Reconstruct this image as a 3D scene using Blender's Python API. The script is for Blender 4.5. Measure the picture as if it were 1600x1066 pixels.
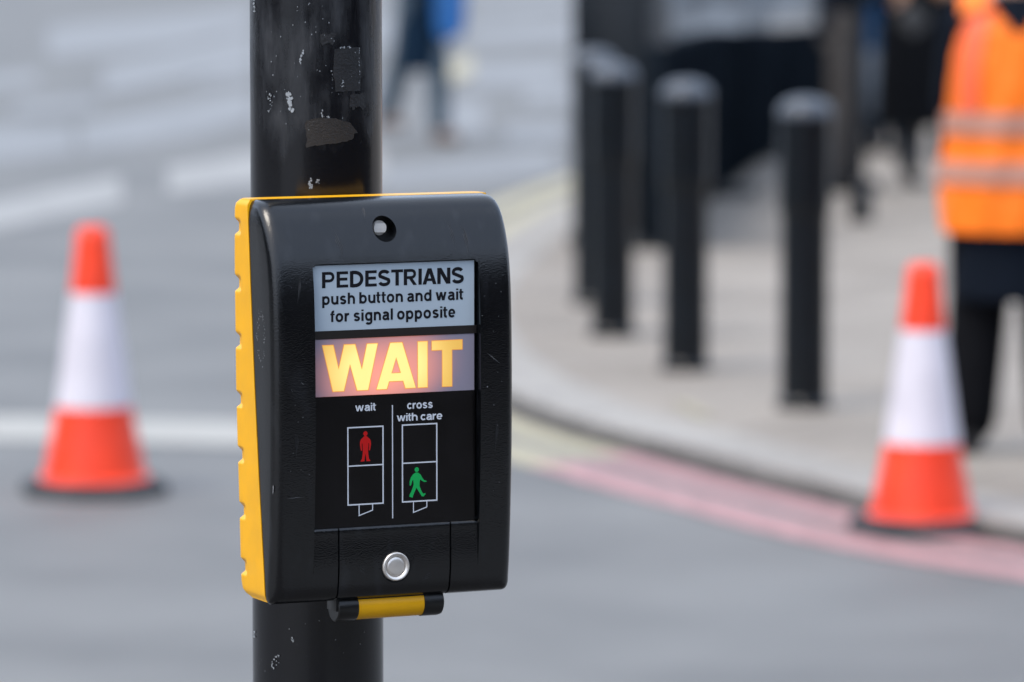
import bpy, bmesh, math, random
from mathutils import Vector, Matrix, noise
R = math.radians
random.seed(7)
sc = bpy.context.scene
for o in list(bpy.data.objects): bpy.data.objects.remove(o)
COL = sc.collection

# ------------------------------------------------------------------ camera
CAM_H = 1.78
F_PX, CX, CY = 8000.0, 800.0, 533.0                     # photograph measured at 1600 x 1066
PITCH = math.atan(738 / F_PX)
cam = bpy.data.cameras.new('camera'); camo = bpy.data.objects.new('camera', cam); COL.objects.link(camo)
camo.location = (0, 0, CAM_H); camo.rotation_euler = (R(90) - PITCH, 0, 0)
cam.sensor_width = 36; cam.lens = 180; cam.clip_start = 0.1; cam.clip_end = 3000
cam.dof.use_dof = True; cam.dof.focus_distance = 4.315; cam.dof.aperture_fstop = 6.3; cam.dof.aperture_blades = 0
sc.camera = camo
# ------------------------------------------------------------------ light
SUN_EL, SUN_AZ = 58.0, 232.0                            # azimuth from +Y clockwise: behind the camera, to its left; soft
w = bpy.data.worlds.new('World'); sc.world = w; w.use_nodes = True
nt = w.node_tree; nt.nodes.clear()
sky = nt.nodes.new('ShaderNodeTexSky'); sky.sky_type = 'NISHITA'; sky.sun_disc = False
sky.sun_elevation = R(SUN_EL); sky.sun_rotation = R(SUN_AZ); sky.dust_density = 6.0; sky.air_density = 1.0; sky.ozone_density = 1.0
bg = nt.nodes.new('ShaderNodeBackground'); bg.inputs[1].default_value = 0.10
wo = nt.nodes.new('ShaderNodeOutputWorld')
# thin bright cloud over the clear sky
wtc = nt.nodes.new('ShaderNodeTexCoord'); wno = nt.nodes.new('ShaderNodeTexNoise'); wno.inputs['Scale'].default_value = 2.2; wno.inputs['Detail'].default_value = 5
wmp = nt.nodes.new('ShaderNodeMapping'); wmp.inputs['Scale'].default_value = (1, 1, 2.5)
wcr = nt.nodes.new('ShaderNodeValToRGB'); wcr.color_ramp.elements[0].position = .35; wcr.color_ramp.elements[1].position = .68
wcr.color_ramp.elements[0].color = (.56, .62, .72, 1); wcr.color_ramp.elements[1].color = (1, 1, 1, 1)
wmu = nt.nodes.new('ShaderNodeVectorMath'); wmu.operation = 'MULTIPLY'; wmu.inputs[1].default_value = (8.7, 9.8, 11.6)
wmx = nt.nodes.new('ShaderNodeMix'); wmx.data_type = 'RGBA'; wmx.inputs[0].default_value = .62
nt.links.new(wtc.outputs['Generated'], wmp.inputs[0]); nt.links.new(wmp.outputs[0], wno.inputs['Vector']); nt.links.new(wno.outputs['Fac'], wcr.inputs[0])
nt.links.new(wcr.outputs[0], wmu.inputs[0]); nt.links.new(sky.outputs[0], wmx.inputs[6]); nt.links.new(wmu.outputs[0], wmx.inputs[7])
nt.links.new(wmx.outputs[2], bg.inputs[0]); nt.links.new(bg.outputs[0], wo.inputs[0])
sun = bpy.data.lights.new('sun', 'SUN'); sun.energy = 1.2; sun.angle = R(30); sun.color = (1.0, 0.93, 0.83)
suno = bpy.data.objects.new('sun', sun); COL.objects.link(suno)
sd = Vector((math.sin(R(SUN_AZ)) * math.cos(R(SUN_EL)), math.cos(R(SUN_AZ)) * math.cos(R(SUN_EL)), math.sin(R(SUN_EL))))
suno.rotation_euler = sd.to_track_quat('Z', 'Y').to_euler(); suno.location = (-5, -5, 12)
sc.view_settings.view_transform = 'Standard'; sc.view_settings.look = 'None'
sc.view_settings.exposure = 0.98; sc.view_settings.gamma = 1

# ------------------------------------------------------------------ helpers
def G(px, py, z=0.0):
    """ground point (height z) that the photograph shows at px, py"""
    fw = Vector((0, math.cos(PITCH), -math.sin(PITCH))); up = Vector((0, math.sin(PITCH), math.cos(PITCH)))
    r = fw + Vector((1, 0, 0)) * ((px - CX) / F_PX) + up * ((CY - py) / F_PX)
    t = (z - CAM_H) / r.z
    return Vector((r.x * t, r.y * t, z))

def tag(o, label=None, cat=None, group=None, kind=None):
    if label: o['label'] = label
    if cat: o['category'] = cat
    if group: o['group'] = group
    if kind: o['kind'] = kind
    return o

def empty(name, loc=(0, 0, 0), rz=0.0):
    o = bpy.data.objects.new(name, None); o.empty_display_size = .1; COL.objects.link(o)
    o.location = loc; o.rotation_euler = (0, 0, rz)
    return o

def link(name, me, m, parent=None, smooth=None):
    if m is not None: me.materials.append(m)
    if smooth is not None:
        for p in me.polygons: p.use_smooth = True
        me.set_sharp_from_angle(angle=R(smooth))
    o = bpy.data.objects.new(name, me); COL.objects.link(o)
    if parent is not None: o.parent = parent
    return o

def build(name, bm, m, parent=None, smooth=None, norm=True):
    if norm: bmesh.ops.recalc_face_normals(bm, faces=bm.faces)
    me = bpy.data.meshes.new(name); bm.to_mesh(me); bm.free()
    return link(name, me, m, parent, smooth)

def copy_tree(o, parent=None):
    c = o.copy(); COL.objects.link(c)
    if parent is not None: c.parent = parent
    for ch in [x for x in bpy.data.objects if x.parent == o]: copy_tree(ch, c)
    return c

def box(bm, c, s, rz=0.0):
    m = Matrix.Translation(c) @ Matrix.Rotation(rz, 4, 'Z') @ Matrix.Diagonal((s[0], s[1], s[2], 1))
    return bmesh.ops.create_cube(bm, size=1, matrix=m)['verts']

def bevel_all(bm, w_, seg=2):
    bmesh.ops.bevel(bm, geom=list(bm.edges), offset=w_, segments=seg, affect='EDGES', profile=.5)

def lathe(bm, prof, seg=48, m=None):
    rings = []
    for r, z in prof:
        if r < 1e-6: rings.append([bm.verts.new((0, 0, z))])
        else: rings.append([bm.verts.new((r * math.cos(2 * math.pi * i / seg), r * math.sin(2 * math.pi * i / seg), z)) for i in range(seg)])
    for a, b in zip(rings, rings[1:]):
        for i in range(seg):
            j = (i + 1) % seg
            if len(a) == 1 and len(b) == 1: continue
            if len(a) == 1: bm.faces.new((a[0], b[i], b[j]))
            elif len(b) == 1: bm.faces.new((a[i], a[j], b[0]))
            else: bm.faces.new((a[i], a[j], b[j], b[i]))
    if len(rings[0]) > 1: bm.faces.new(rings[0][::-1])
    if len(rings[-1]) > 1: bm.faces.new(rings[-1])
    if m is not None:
        vs = [v for r_ in rings for v in r_]; bmesh.ops.transform(bm, matrix=m, verts=vs)
    return rings

def mat(name, col, rough=.5, metal=0.0, spec=.5, var=0.0, vscale=5.0, bump=0.0, bscale=200.0, coat=0.0, col2=None, thr=None, coords='Object', detail=4.0, stretch=None, rvar=0.0, emit=None, estr=0.0):
    m = bpy.data.materials.new(name); m.use_nodes = True; t = m.node_tree
    b = t.nodes['Principled BSDF']
    b.inputs['Base Color'].default_value = (*col, 1); b.inputs['Roughness'].default_value = rough
    b.inputs['Metallic'].default_value = metal; b.inputs['Specular IOR Level'].default_value = spec
    b.inputs['Coat Weight'].default_value = coat
    if emit: b.inputs['Emission Color'].default_value = (*emit, 1); b.inputs['Emission Strength'].default_value = estr
    tc = t.nodes.new('ShaderNodeTexCoord'); src = tc.outputs[coords]
    if stretch:
        mp = t.nodes.new('ShaderNodeMapping'); mp.inputs['Scale'].default_value = stretch
        t.links.new(src, mp.inputs[0]); src = mp.outputs[0]
    if var > 0 or col2:
        n = t.nodes.new('ShaderNodeTexNoise'); n.inputs['Scale'].default_value = vscale; n.inputs['Detail'].default_value = detail
        t.links.new(src, n.inputs['Vector'])
        cr = t.nodes.new('ShaderNodeValToRGB')
        lo, hi = thr or (.3, .7)
        cr.color_ramp.elements[0].position = lo; cr.color_ramp.elements[1].position = hi
        if col2: c0, c1 = col, col2
        else: c0 = tuple(max(0, c * (1 - var)) for c in col); c1 = tuple(min(1, c * (1 + var)) for c in col)
        cr.color_ramp.elements[0].color = (*c0, 1); cr.color_ramp.elements[1].color = (*c1, 1)
        t.links.new(n.outputs['Fac'], cr.inputs[0]); t.links.new(cr.outputs[0], b.inputs['Base Color'])
        if rvar:
            mr = t.nodes.new('ShaderNodeMapRange'); mr.inputs[1].default_value = .3; mr.inputs[2].default_value = .7
            mr.inputs[3].default_value = rough - rvar; mr.inputs[4].default_value = rough + rvar
            t.links.new(n.outputs['Fac'], mr.inputs[0]); t.links.new(mr.outputs[0], b.inputs['Roughness'])
    if bump > 0:
        n2 = t.nodes.new('ShaderNodeTexNoise'); n2.inputs['Scale'].default_value = bscale; n2.inputs['Detail'].default_value = 3
        t.links.new(src, n2.inputs['Vector'])
        bp = t.nodes.new('ShaderNodeBump'); bp.inputs['Strength'].default_value = bump; bp.inputs['Distance'].default_value = .001
        t.links.new(n2.outputs['Fac'], bp.inputs['Height']); t.links.new(bp.outputs[0], b.inputs['Normal'])
    return m

def sstep(a, b, x):
    t = max(0.0, min(1.0, (x - a) / (b - a))); return t * t * (3 - 2 * t)

def interp(tab, x):
    if x <= tab[0][0]: return tab[0][1]
    for (a, va), (b, vb) in zip(tab, tab[1:]):
        if x <= b: return va + (vb - va) * (x - a) / (b - a)
    return tab[-1][1]

# ------------------------------------------------------------------ materials
M = {}
M['asphalt'] = mat('asphalt', (.142, .146, .146), .72, var=.22, vscale=1.1, bump=.6, bscale=120, detail=8, rvar=.06)
M['pave'] = mat('paving_stone', (.275, .248, .216), .8, var=.14, vscale=1.3, bump=.4, bscale=60, detail=6)
M['kerb'] = mat('granite_kerb', (.335, .322, .30), .75, var=.12, vscale=14, bump=.4, bscale=150)
M['white_line'] = mat('white_road_paint', (.335, .33, .305), .6, var=.10, vscale=6, bump=.3, bscale=200)
M['old_line'] = mat('worn_white_road_paint', (.200, .210, .220), .65, var=.15, vscale=3, bump=.3, bscale=200)
M['dash_line'] = mat('faded_white_road_paint', (.27, .272, .268), .65, var=.15, vscale=3)
M['red_line'] = mat('red_road_paint', (.38, .215, .22), .65, var=.28, vscale=18, bump=.3, bscale=200)
M['yellow_line'] = mat('yellow_road_paint', (.37, .34, .235), .65, var=.25, vscale=18, bump=.3, bscale=200)
M['iron'] = mat('black_painted_iron', (.0022, .0045, .0075), .30, spec=.32, var=.25, vscale=9, bump=.2, bscale=80)
M['cap'] = mat('bollard_cap_sky_sheen', (.065, .078, .098), .36, var=.18, vscale=20)  # grey lifted above the post's black: the dome's sky reflection painted in
M['black_metal'] = mat('black_cabinet_paint', (.003, .0045, .007), .4, spec=.3, var=.2, vscale=6)
M['barrier'] = mat('dark_barrier_board', (.009, .0125, .017), .9, spec=.0, var=.2, vscale=4)
M['cone'] = mat('orange_cone_plastic', (.95, .050, .010), .42, var=.20, vscale=7)
M['cone_white'] = mat('white_reflective_sleeve', (.64, .615, .68), .35, var=.10, vscale=7)
M['rubber'] = mat('black_rubber', (.028, .034, .04), .7, var=.2, vscale=15)
M['steel'] = mat('brushed_steel', (.80, .76, .71), .33, metal=.75, var=.08, vscale=60, bump=.05, bscale=900)
M['steel_dark'] = mat('dull_steel', (.62, .60, .57), .42, metal=.6, var=.15, vscale=120)
M['yellow'] = mat('yellow_plastic', (.84, .415, .002), .36, spec=.35, var=.05, vscale=40, bump=.10, bscale=900, rvar=.04)
M['seam'] = mat('dark_gap', (.004, .004, .005), .8)
M['print_black'] = mat('black_print', (.006, .006, .009), .6, spec=.2)
M['print_white'] = mat('white_print', (.60, .64, .70), .45)
M['print_red'] = mat('red_print', (.50, .006, .006), .45, spec=.3)
M['print_green'] = mat('green_print', (.006, .38, .085), .45, spec=.3)

def leather(name, col, rough, strength=.55, scale=1150.0, spec=.5):
    """moulded grainy plastic with faint scratches and lighter scuffs"""
    m = mat(name, col, rough, spec=spec); t = m.node_tree; b = t.nodes['Principled BSDF']
    tc = t.nodes.new('ShaderNodeTexCoord')
    v = t.nodes.new('ShaderNodeTexVoronoi'); v.feature = 'SMOOTH_F1'; v.inputs['Scale'].default_value = scale
    n = t.nodes.new('ShaderNodeTexNoise'); n.inputs['Scale'].default_value = scale * .6; n.inputs['Detail'].default_value = 2
    for x in (v, n): t.links.new(tc.outputs['Object'], x.inputs['Vector'])
    a = t.nodes.new('ShaderNodeMath'); a.operation = 'ADD'
    t.links.new(v.outputs['Distance'], a.inputs[0]); t.links.new(n.outputs['Fac'], a.inputs[1])
    bp = t.nodes.new('ShaderNodeBump'); bp.inputs['Strength'].default_value = strength; bp.inputs['Distance'].default_value = .0006
    t.links.new(a.outputs[0], bp.inputs['Height']); t.links.new(bp.outputs[0], b.inputs['Normal'])
    # scuffs: stretched noise, thresholded, lighten the plastic a little
    mp = t.nodes.new('ShaderNodeMapping'); mp.inputs['Scale'].default_value = (40, 40, 9); mp.inputs['Rotation'].default_value = (0, R(14), 0)
    n3 = t.nodes.new('ShaderNodeTexNoise'); n3.inputs['Scale'].default_value = 2.2; n3.inputs['Detail'].default_value = 7
    t.links.new(tc.outputs['Object'], mp.inputs[0]); t.links.new(mp.outputs[0], n3.inputs['Vector'])
    cr = t.nodes.new('ShaderNodeValToRGB'); cr.color_ramp.elements[0].position = .56; cr.color_ramp.elements[1].position = .82
    cr.color_ramp.elements[0].color = (*col, 1); cr.color_ramp.elements[1].color = (*[c * 3.2 + .006 for c in col], 1)
    t.links.new(n3.outputs['Fac'], cr.inputs[0]); t.links.new(cr.outputs[0], b.inputs['Base Color'])
    n4 = t.nodes.new('ShaderNodeTexNoise'); n4.inputs['Scale'].default_value = 14; n4.inputs['Detail'].default_value = 5
    t.links.new(tc.outputs['Object'], n4.inputs['Vector'])
    mr = t.nodes.new('ShaderNodeMapRange'); mr.inputs[1].default_value = .3; mr.inputs[2].default_value = .7
    mr.inputs[3].default_value = rough - .05; mr.inputs[4].default_value = rough + .07
    t.links.new(n4.outputs['Fac'], mr.inputs[0]); t.links.new(mr.outputs[0], b.inputs['Roughness'])
    return m
M['case'] = leather('black_grained_plastic', (.002, .0025, .0035), .17, .17, 1000.0, .62)
M['case_smooth'] = leather('black_smooth_plastic', (.004, .004, .004), .34, .12)

# ------------------------------------------------------------------ ground
def slabs(m, sx, sy):
    t = m.node_tree; b = t.nodes['Principled BSDF']; src = b.inputs['Base Color'].links[0].from_socket
    tc = t.nodes.new('ShaderNodeTexCoord'); mp = t.nodes.new('ShaderNodeMapping'); mp.inputs['Rotation'].default_value = (0, 0, R(31))
    br = t.nodes.new('ShaderNodeTexBrick'); br.inputs['Scale'].default_value = 1; br.inputs['Brick Width'].default_value = sx; br.inputs['Row Height'].default_value = sy; br.inputs['Mortar Size'].default_value = .007
    br.inputs['Color1'].default_value = (1, 1, 1, 1); br.inputs['Color2'].default_value = (.80, .79, .78, 1); br.inputs['Mortar'].default_value = (.35, .34, .33, 1)
    mx = t.nodes.new('ShaderNodeMix'); mx.data_type = 'RGBA'; mx.blend_type = 'MULTIPLY'; mx.inputs[0].default_value = 1
    t.links.new(tc.outputs['Object'], mp.inputs[0]); t.links.new(mp.outputs[0], br.inputs['Vector']); t.links.new(src, mx.inputs[6]); t.links.new(br.outputs['Color'], mx.inputs[7]); t.links.new(mx.outputs[2], b.inputs['Base Color'])
slabs(M['pave'], .75, .60); slabs(M['kerb'], .9, .9)
def sheet(name, pts, z, m, label=None, thick=None):
    bm = bmesh.new(); top = [bm.verts.new((p[0], p[1], z)) for p in pts]; f = bm.faces.new(top)
    if thick:
        bot = [bm.verts.new((p[0], p[1], z - thick)) for p in pts]; bm.faces.new(bot[::-1])
        for i in range(len(pts)):
            j = (i + 1) % len(pts); bm.faces.new((top[j], top[i], bot[i], bot[j]))
    bmesh.ops.triangulate(bm, faces=[x for x in bm.faces if len(x.verts) > 4])
    o = build(name, bm, m); o['kind'] = 'structure'
    return o
sheet('road', [(-900, -300), (900, -300), (900, 1500), (-900, 1500)], 0, M['asphalt'])

def catmull(pts, n=8):
    out = []; P = [pts[0]] + list(pts) + [pts[-1]]
    for i in range(1, len(P) - 2):
        p0, p1, p2, p3 = P[i - 1], P[i], P[i + 1], P[i + 2]
        for k in range(n):
            t = k / n
            out.append(tuple(.5 * ((2 * b) + (-a + c) * t + (2 * a - 5 * b + 4 * c - d) * t * t + (-a + 3 * b - 3 * c + d) * t ** 3) for a, b, c, d in zip(p0, p1, p2, p3)))
    out.append(tuple(P[-2])); return out

KH = .052
kpx = [(2300, 955), (2000, 912), (1800, 882), (1600, 850), (1500, 831), (1400, 809), (1300, 783), (1200, 759), (1100, 732), (1000, 705), (900, 677), (805, 640), (735, 600), (690, 550), (680, 500), (706, 450), (760, 405), (825, 362), (890, 325), (990, 285), (1100, 250)]
kern = catmull([tuple(G(x, y)[:2]) for x, y in kpx], 6)
def offset(path, d):
    out = []
    for i, p in enumerate(path):
        a = path[max(0, i - 1)]; b = path[min(len(path) - 1, i + 1)]
        t = Vector((b[0] - a[0], b[1] - a[1])).normalized(); out.append((p[0] + t.y * d, p[1] - t.x * d))
    return out
def band(name, path, d0, d1, z, m, thick=None, i0=0, i1=None):
    a = offset(path, d0)[i0:i1]; b = offset(path, d1)[i0:i1]; bm = bmesh.new()
    A = [bm.verts.new((p[0], p[1], z)) for p in a]; B = [bm.verts.new((p[0], p[1], z)) for p in b]
    for i in range(len(A) - 1): bm.faces.new((A[i], A[i + 1], B[i + 1], B[i]))
    if thick:
        r = bmesh.ops.extrude_face_region(bm, geom=list(bm.faces)); vs = [e for e in r['geom'] if isinstance(e, bmesh.types.BMVert)]
        bmesh.ops.translate(bm, vec=(0, 0, -thick), verts=vs)
    o = build(name, bm, m); o['kind'] = 'structure'; return o
# path runs right -> left -> away; its right-hand side (positive offset) is the pavement
def bound(name_i): return name_i
band('kerb', kern, 0, .28, KH, M['kerb'], thick=.2)
inner = offset(kern, .28)
far = [(6, 60), (40, 400), (300, 400), (60, 8)]
sheet('pavement', inner + far, KH - .003, M['pave'], thick=.2)
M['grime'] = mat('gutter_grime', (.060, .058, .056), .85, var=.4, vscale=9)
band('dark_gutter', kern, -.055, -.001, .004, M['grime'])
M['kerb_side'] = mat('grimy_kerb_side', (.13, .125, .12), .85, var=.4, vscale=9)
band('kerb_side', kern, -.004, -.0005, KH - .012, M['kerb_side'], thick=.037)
# double lines in front of the kerb: red on the near stretch, yellow round the corner
n_all = len(kern); n_y = 11 * 6 - 12
band('red_road_line', kern, -.21, -.07, .004, M['red_line'], i0=0, i1=n_y)
band('red_road_line', kern, -.47, -.30, .004, M['red_line'], i0=0, i1=n_y - 2)
band('yellow_road_line', kern, -.21, -.07, .004, M['yellow_line'], i0=n_y - 1)
band('yellow_road_line', kern, -.47, -.30, .004, M['yellow_line'], i0=n_y - 3)

def px_sheet(name, pts, m, z=.004): return sheet(name, [G(x, y)[:2] for x, y in pts], z, m)
px_sheet('stop_line', [(-500, 645), (-200, 647), (110, 653), (380, 660), (560, 667), (560, 709), (380, 699), (110, 692), (-200, 686), (-500, 684)], M['white_line'])
for q in ([(-120, 337), (188, 276), (192, 318), (-120, 385)],
          [(262, 263), (392, 240), (600, 232), (600, 282), (392, 289), (262, 302)],
          [(600, 262), (860, 236), (880, 272), (600, 296)],
          [(-60, 200), (110, 196), (118, 238), (-60, 262)],
          [(122, 196), (300, 160), (392, 142), (392, 188), (300, 214), (128, 238)],
          [(160, 106), (392, 52), (392, 104), (160, 148)],
          [(75, 42), (392, 10), (392, 44), (262, 74), (75, 90)],
          [(690, 158), (757, 156), (760, 208), (690, 212)],
          [(730, 44), (900, 32), (900, 66), (730, 68)],
          [(735, 100), (880, 95), (880, 132), (735, 138)],
          [(790, 196), (880, 190), (885, 222), (790, 226)],
          [(740, 10), (900, -10), (900, 12), (740, 26)],
          [(400, 60), (620, 20), (620, 70), (400, 110)],
          [(-40, 120), (60, 112), (60, 132), (-40, 142)],
          [(430, 0), (600, -16), (600, 2), (430, 20)], [(300, 118), (392, 106), (392, 122), (300, 136)], [(20, 160), (150, 152), (150, 170), (20, 180)], [(820, 140), (900, 136), (900, 160), (820, 164)],
          [(400, 150), (610, 120), (610, 190), (400, 200)]):
    px_sheet('worn_road_marking', q, M['dash_line'] if q[0] in ((-120, 337), (262, 263)) else M['old_line'])
px_sheet('yellow_kerb_mark', [(1045, 652), (1075, 658), (1120, 682), (1092, 677)], M['yellow_line'], KH + .004)
px_sheet('yellow_road_patch', [(700, 100), (735, 88), (738, 118), (704, 128)], M['yellow_line'], .008)
# small unseen island added under the signal pole, dark to dim the cover's reflections
M['dark_pave'] = mat('dark_island_paving', (.07, .068, .066), .85, var=.2, vscale=3)
sheet('added_island_pavement', [(-1.6, -2.5), (1.4, -2.5), (1.4, 5.2), (.9, 5.7), (-1.1, 5.7), (-1.6, 5.2)], KH, M['dark_pave'], thick=.2)

# ------------------------------------------------------------------ unseen buildings added around the camera to give unit and pole dark reflections
M['brick'] = mat('dark_brick', (.045, .036, .032), .85, var=.2, vscale=3, bump=.4, bscale=20)
M['stone'] = mat('stone_trim', (.07, .066, .062), .8)
M['pane'] = mat('dark_window_pane', (.02, .024, .03), .12)
def building(label, loc, rz, length, storeys, depth=12):
    root = empty('added_brick_building', loc, rz); tag(root, label, 'building'); H = storeys * 3.4 + .8
    bm = bmesh.new(); box(bm, (0, depth / 2, H / 2), (length, depth, H)); build('wall', bm, M['brick'], root)
    bm = bmesh.new(); box(bm, (0, depth / 2, H + .2), (length + .6, depth + .6, .4)); build('cornice', bm, M['stone'], root)
    first = None; n = int(length / 3.4)
    for k in range(storeys):
        for i in range(n):
            p = (-length / 2 + (i + .5) * length / n, -.03, 1.9 + k * 3.4)
            if first is None:
                bm = bmesh.new()
                for c_, s_ in (((-.6, 0, 0), (.1, .1, 2.1)), ((.6, 0, 0), (.1, .1, 2.1)), ((0, 0, 1.0), (1.1, .09, .1)), ((0, 0, -1.0), (1.1, .09, .1)), ((0, 0, .1), (1.1, .07, .06)), ((0, -.05, -1.12), (1.5, .2, .12))): box(bm, c_, s_)
                first = build('window', bm, M['stone'], root); first.location = p
                bm = bmesh.new(); box(bm, (0, .02, 0), (1.12, .03, 1.95)); build('pane', bm, M['pane'], first)
            else: o = copy_tree(first, root); o.location = p
    return root
building('unseen low dark brick building added behind the camera for the unit front to reflect', (5.8, -7.1, 0), R(230), 58, 1)
building('unseen dark brick building added on the left for unit and pole to reflect', (-42, 12, 0), R(90), 60, 3)

# ------------------------------------------------------------------ signal pole
PX, PY = -.1701, 4.4466
PR = .0573
def pole_material():
    m = mat('pole_paint', (.005, .006, .008), .3); t = m.node_tree; b = t.nodes['Principled BSDF']; L = t.links.new
    tc = t.nodes.new('ShaderNodeTexCoord'); ob = tc.outputs['Object']
    sp = t.nodes.new('ShaderNodeSeparateXYZ'); L(ob, sp.inputs[0])
    def math_(op, a, b_=None, c=None):
        n = t.nodes.new('ShaderNodeMath'); n.operation = op
        for i, v in enumerate((a, b_, c)):
            if v is None: continue
            if isinstance(v, (int, float)): n.inputs[i].default_value = v
            else: L(v, n.inputs[i])
        return n.outputs[0]
    def noise_(scale, stretch, det=6, rough=.6):
        mp = t.nodes.new('ShaderNodeMapping'); mp.inputs['Scale'].default_value = stretch; L(ob, mp.inputs[0])
        n = t.nodes.new('ShaderNodeTexNoise'); n.inputs['Scale'].default_value = scale; n.inputs['Detail'].default_value = det; n.inputs['Roughness'].default_value = rough
        L(mp.outputs[0], n.inputs['Vector']); return n.outputs['Fac']
    def ramp(v, lo, hi):
        n = t.nodes.new('ShaderNodeMapRange'); n.inputs[1].default_value = lo; n.inputs[2].default_value = hi; L(v, n.inputs[0]); return n.outputs[0]
    streak = noise_(60, (1, 1, .16), 8, .65); blot = noise_(22, (1, 1, .7), 8, .6); fine = noise_(420, (1, 1, .6), 4)
    edge = noise_(26, (1, 1, .25), 5)
    # old glue and paper over the part above z = 1.56
    zone = ramp(math_('ADD', sp.outputs['Z'], math_('MULTIPLY', math_('SUBTRACT', edge, .5), .16)), 1.552 - KH, 1.58 - KH)
    zone = math_('MULTIPLY', zone, ramp(blot, .30, .62))
    gl = math_('MULTIPLY', zone, ramp(streak, .36, .66))
    mix = t.nodes.new('ShaderNodeMix'); mix.data_type = 'RGBA'; mix.inputs[6].default_value = (.0035, .004, .006, 1); mix.inputs[7].default_value = (.027, .030, .036, 1); L(gl, mix.inputs[0])
    # flecks of bare metal and dried paper
    spots = noise_(300, (1, 1, .55), 3, .5)
    spotm = math_('MULTIPLY', ramp(spots, .72, .75), ramp(noise_(12, (1, 1, .5), 3), .50, .58))
    mix2 = t.nodes.new('ShaderNodeMix'); mix2.data_type = 'RGBA'; mix2.inputs[7].default_value = (.25, .28, .31, 1); L(mix.outputs[2], mix2.inputs[6]); L(spotm, mix2.inputs[0])
    L(mix2.outputs[2], b.inputs['Base Color'])
    rg = t.nodes.new('ShaderNodeMapRange'); rg.inputs[3].default_value = .16; rg.inputs[4].default_value = .72; L(gl, rg.inputs[0]); L(rg.outputs[0], b.inputs['Roughness'])
    bp = t.nodes.new('ShaderNodeBump'); bp.inputs['Strength'].default_value = .5; bp.inputs['Distance'].default_value = .0008
    L(math_('ADD', math_('MULTIPLY', gl, .8), math_('MULTIPLY', fine, .12)), bp.inputs['Height']); L(bp.outputs[0], b.inputs['Normal'])
    return m
M['pole'] = pole_material()
pole = empty('signal_pole', (PX, PY, KH))
tag(pole, 'black steel signal pole with torn sticker residue, behind the push button unit', 'pole')
bm = bmesh.new(); lathe(bm, [(PR, 0), (PR, 3.25)], 96)
po = build('shaft', bm, M['pole'], pole, 40); po.location.z = 0
bm = bmesh.new(); lathe(bm, [(PR + .004, 3.251), (PR + .005, 3.275), (.04, 3.295), (0, 3.30)], 48); build('pole_cap', bm, M['black_metal'], pole, 40)
bm = bmesh.new(); lathe(bm, [(.11, 0.001), (.11, .012), (.075, .02), (.0585, .06)], 48); build('base_flange', bm, M['black_metal'], pole, 40)
def on_pole(px, py, lift=.0004):
    """pixel -> (angle, z) on the pole, as a local point"""
    s = F_PX / 4.40
    x = (px - 495.5) / s; z = CAM_H - (py + 205) / 1815.0 - KH
    x = max(-PR * .99, min(PR * .99, x)); r = PR + lift
    a = math.asin(x / PR)
    return Vector((r * math.sin(a), -r * math.cos(a), z))
def patch(bm, pts, lift, rag=0.0, sub=10):
    c = [sum(p[0] for p in pts) / len(pts), sum(p[1] for p in pts) / len(pts)]
    ring = []
    for i in range(len(pts)):
        a, b_ = pts[i], pts[(i + 1) % len(pts)]
        for k in range(sub):
            t = k / sub; q = (a[0] + (b_[0] - a[0]) * t, a[1] + (b_[1] - a[1]) * t)
            d = rag * (noise.noise(Vector((q[0] * .16, q[1] * .10, 3.1))) * 1.5 + .8 * noise.noise(Vector((q[0] * .7, q[1] * .4, 7.7))))
            ring.append((q[0] + (q[0] - c[0]) / 30 * d, q[1] + d * .8))
    rings = []
    for f in (1, .75, .5, .25):
        rings.append([bm.verts.new(on_pole(c[0] + (x - c[0]) * f, c[1] + (y - c[1]) * f, lift)) for x, y in ring])
    n = len(ring)
    for A, B in zip(rings, rings[1:]):
        for i in range(n): bm.faces.new((A[i], A[(i + 1) % n], B[(i + 1) % n], B[i]))
    cv = bm.verts.new(on_pole(c[0], c[1], lift))
    for i in range(n): bm.faces.new((rings[-1][i], rings[-1][(i + 1) % n], cv))
M['residue'] = mat('sticker_glue', (.012, .013, .016), .5, col2=(.007, .008, .010), vscale=160, detail=6, bump=.5, bscale=500)
M['residue_warm'] = mat('sticker_glue_brown', (.017, .0155, .0155), .7, col2=(.009, .0085, .009), vscale=400, detail=6, bump=.6, bscale=700)
M['chip'] = mat('paper_scrap', (.27, .30, .33), .8, var=.2, vscale=300)
bm = bmesh.new()
patch(bm, [(482, 186), (500, 181), (530, 182), (552, 190), (562, 205), (553, 216), (530, 221), (505, 224), (485, 226)], .0006, 1.6)
build('sticker_scrap', bm, M['residue_warm'], pole)
bm = bmesh.new()
patch(bm, [(528, 74), (566, 72), (570, 100), (567, 140), (530, 141), (526, 110)], .0005, 1.2)
patch(bm, [(505, 52), (532, 48), (528, 64), (508, 68)], .00055, 5)
patch(bm, [(552, 145), (572, 142), (574, 165), (556, 170), (549, 158)], .0005, 5)
build('sticker_scrap', bm, M['residue'], pole)
bm = bmesh.new()
def chips(cx, cy, w_, h_, n, sz, slope=0.0):
    for k in range(n):
        v = random.uniform(-1, 1); u = random.uniform(-1, 1) * (1 - .5 * abs(v))
        x = cx + u * w_ + slope * v * h_; y = cy + v * h_; s_ = sz * random.uniform(.5, 1.3)
        pts = [(x + s_ * random.uniform(.5, 1.2) * math.cos(a), y + 1.3 * s_ * random.uniform(.5, 1.2) * math.sin(a)) for a in [2 * math.pi * j / 6 for j in range(6)]]
        patch(bm, pts, .0009 + .00001 * k, 0, 1)
chips(458, 150, 5, 9, 20, 2.3); chips(461, 165, 3.5, 7, 14, 2.2, .2); chips(478, 84, 2.2, 7, 9, 1.8, -.3); chips(476, 95, 2, 4, 5, 1.4)
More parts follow.
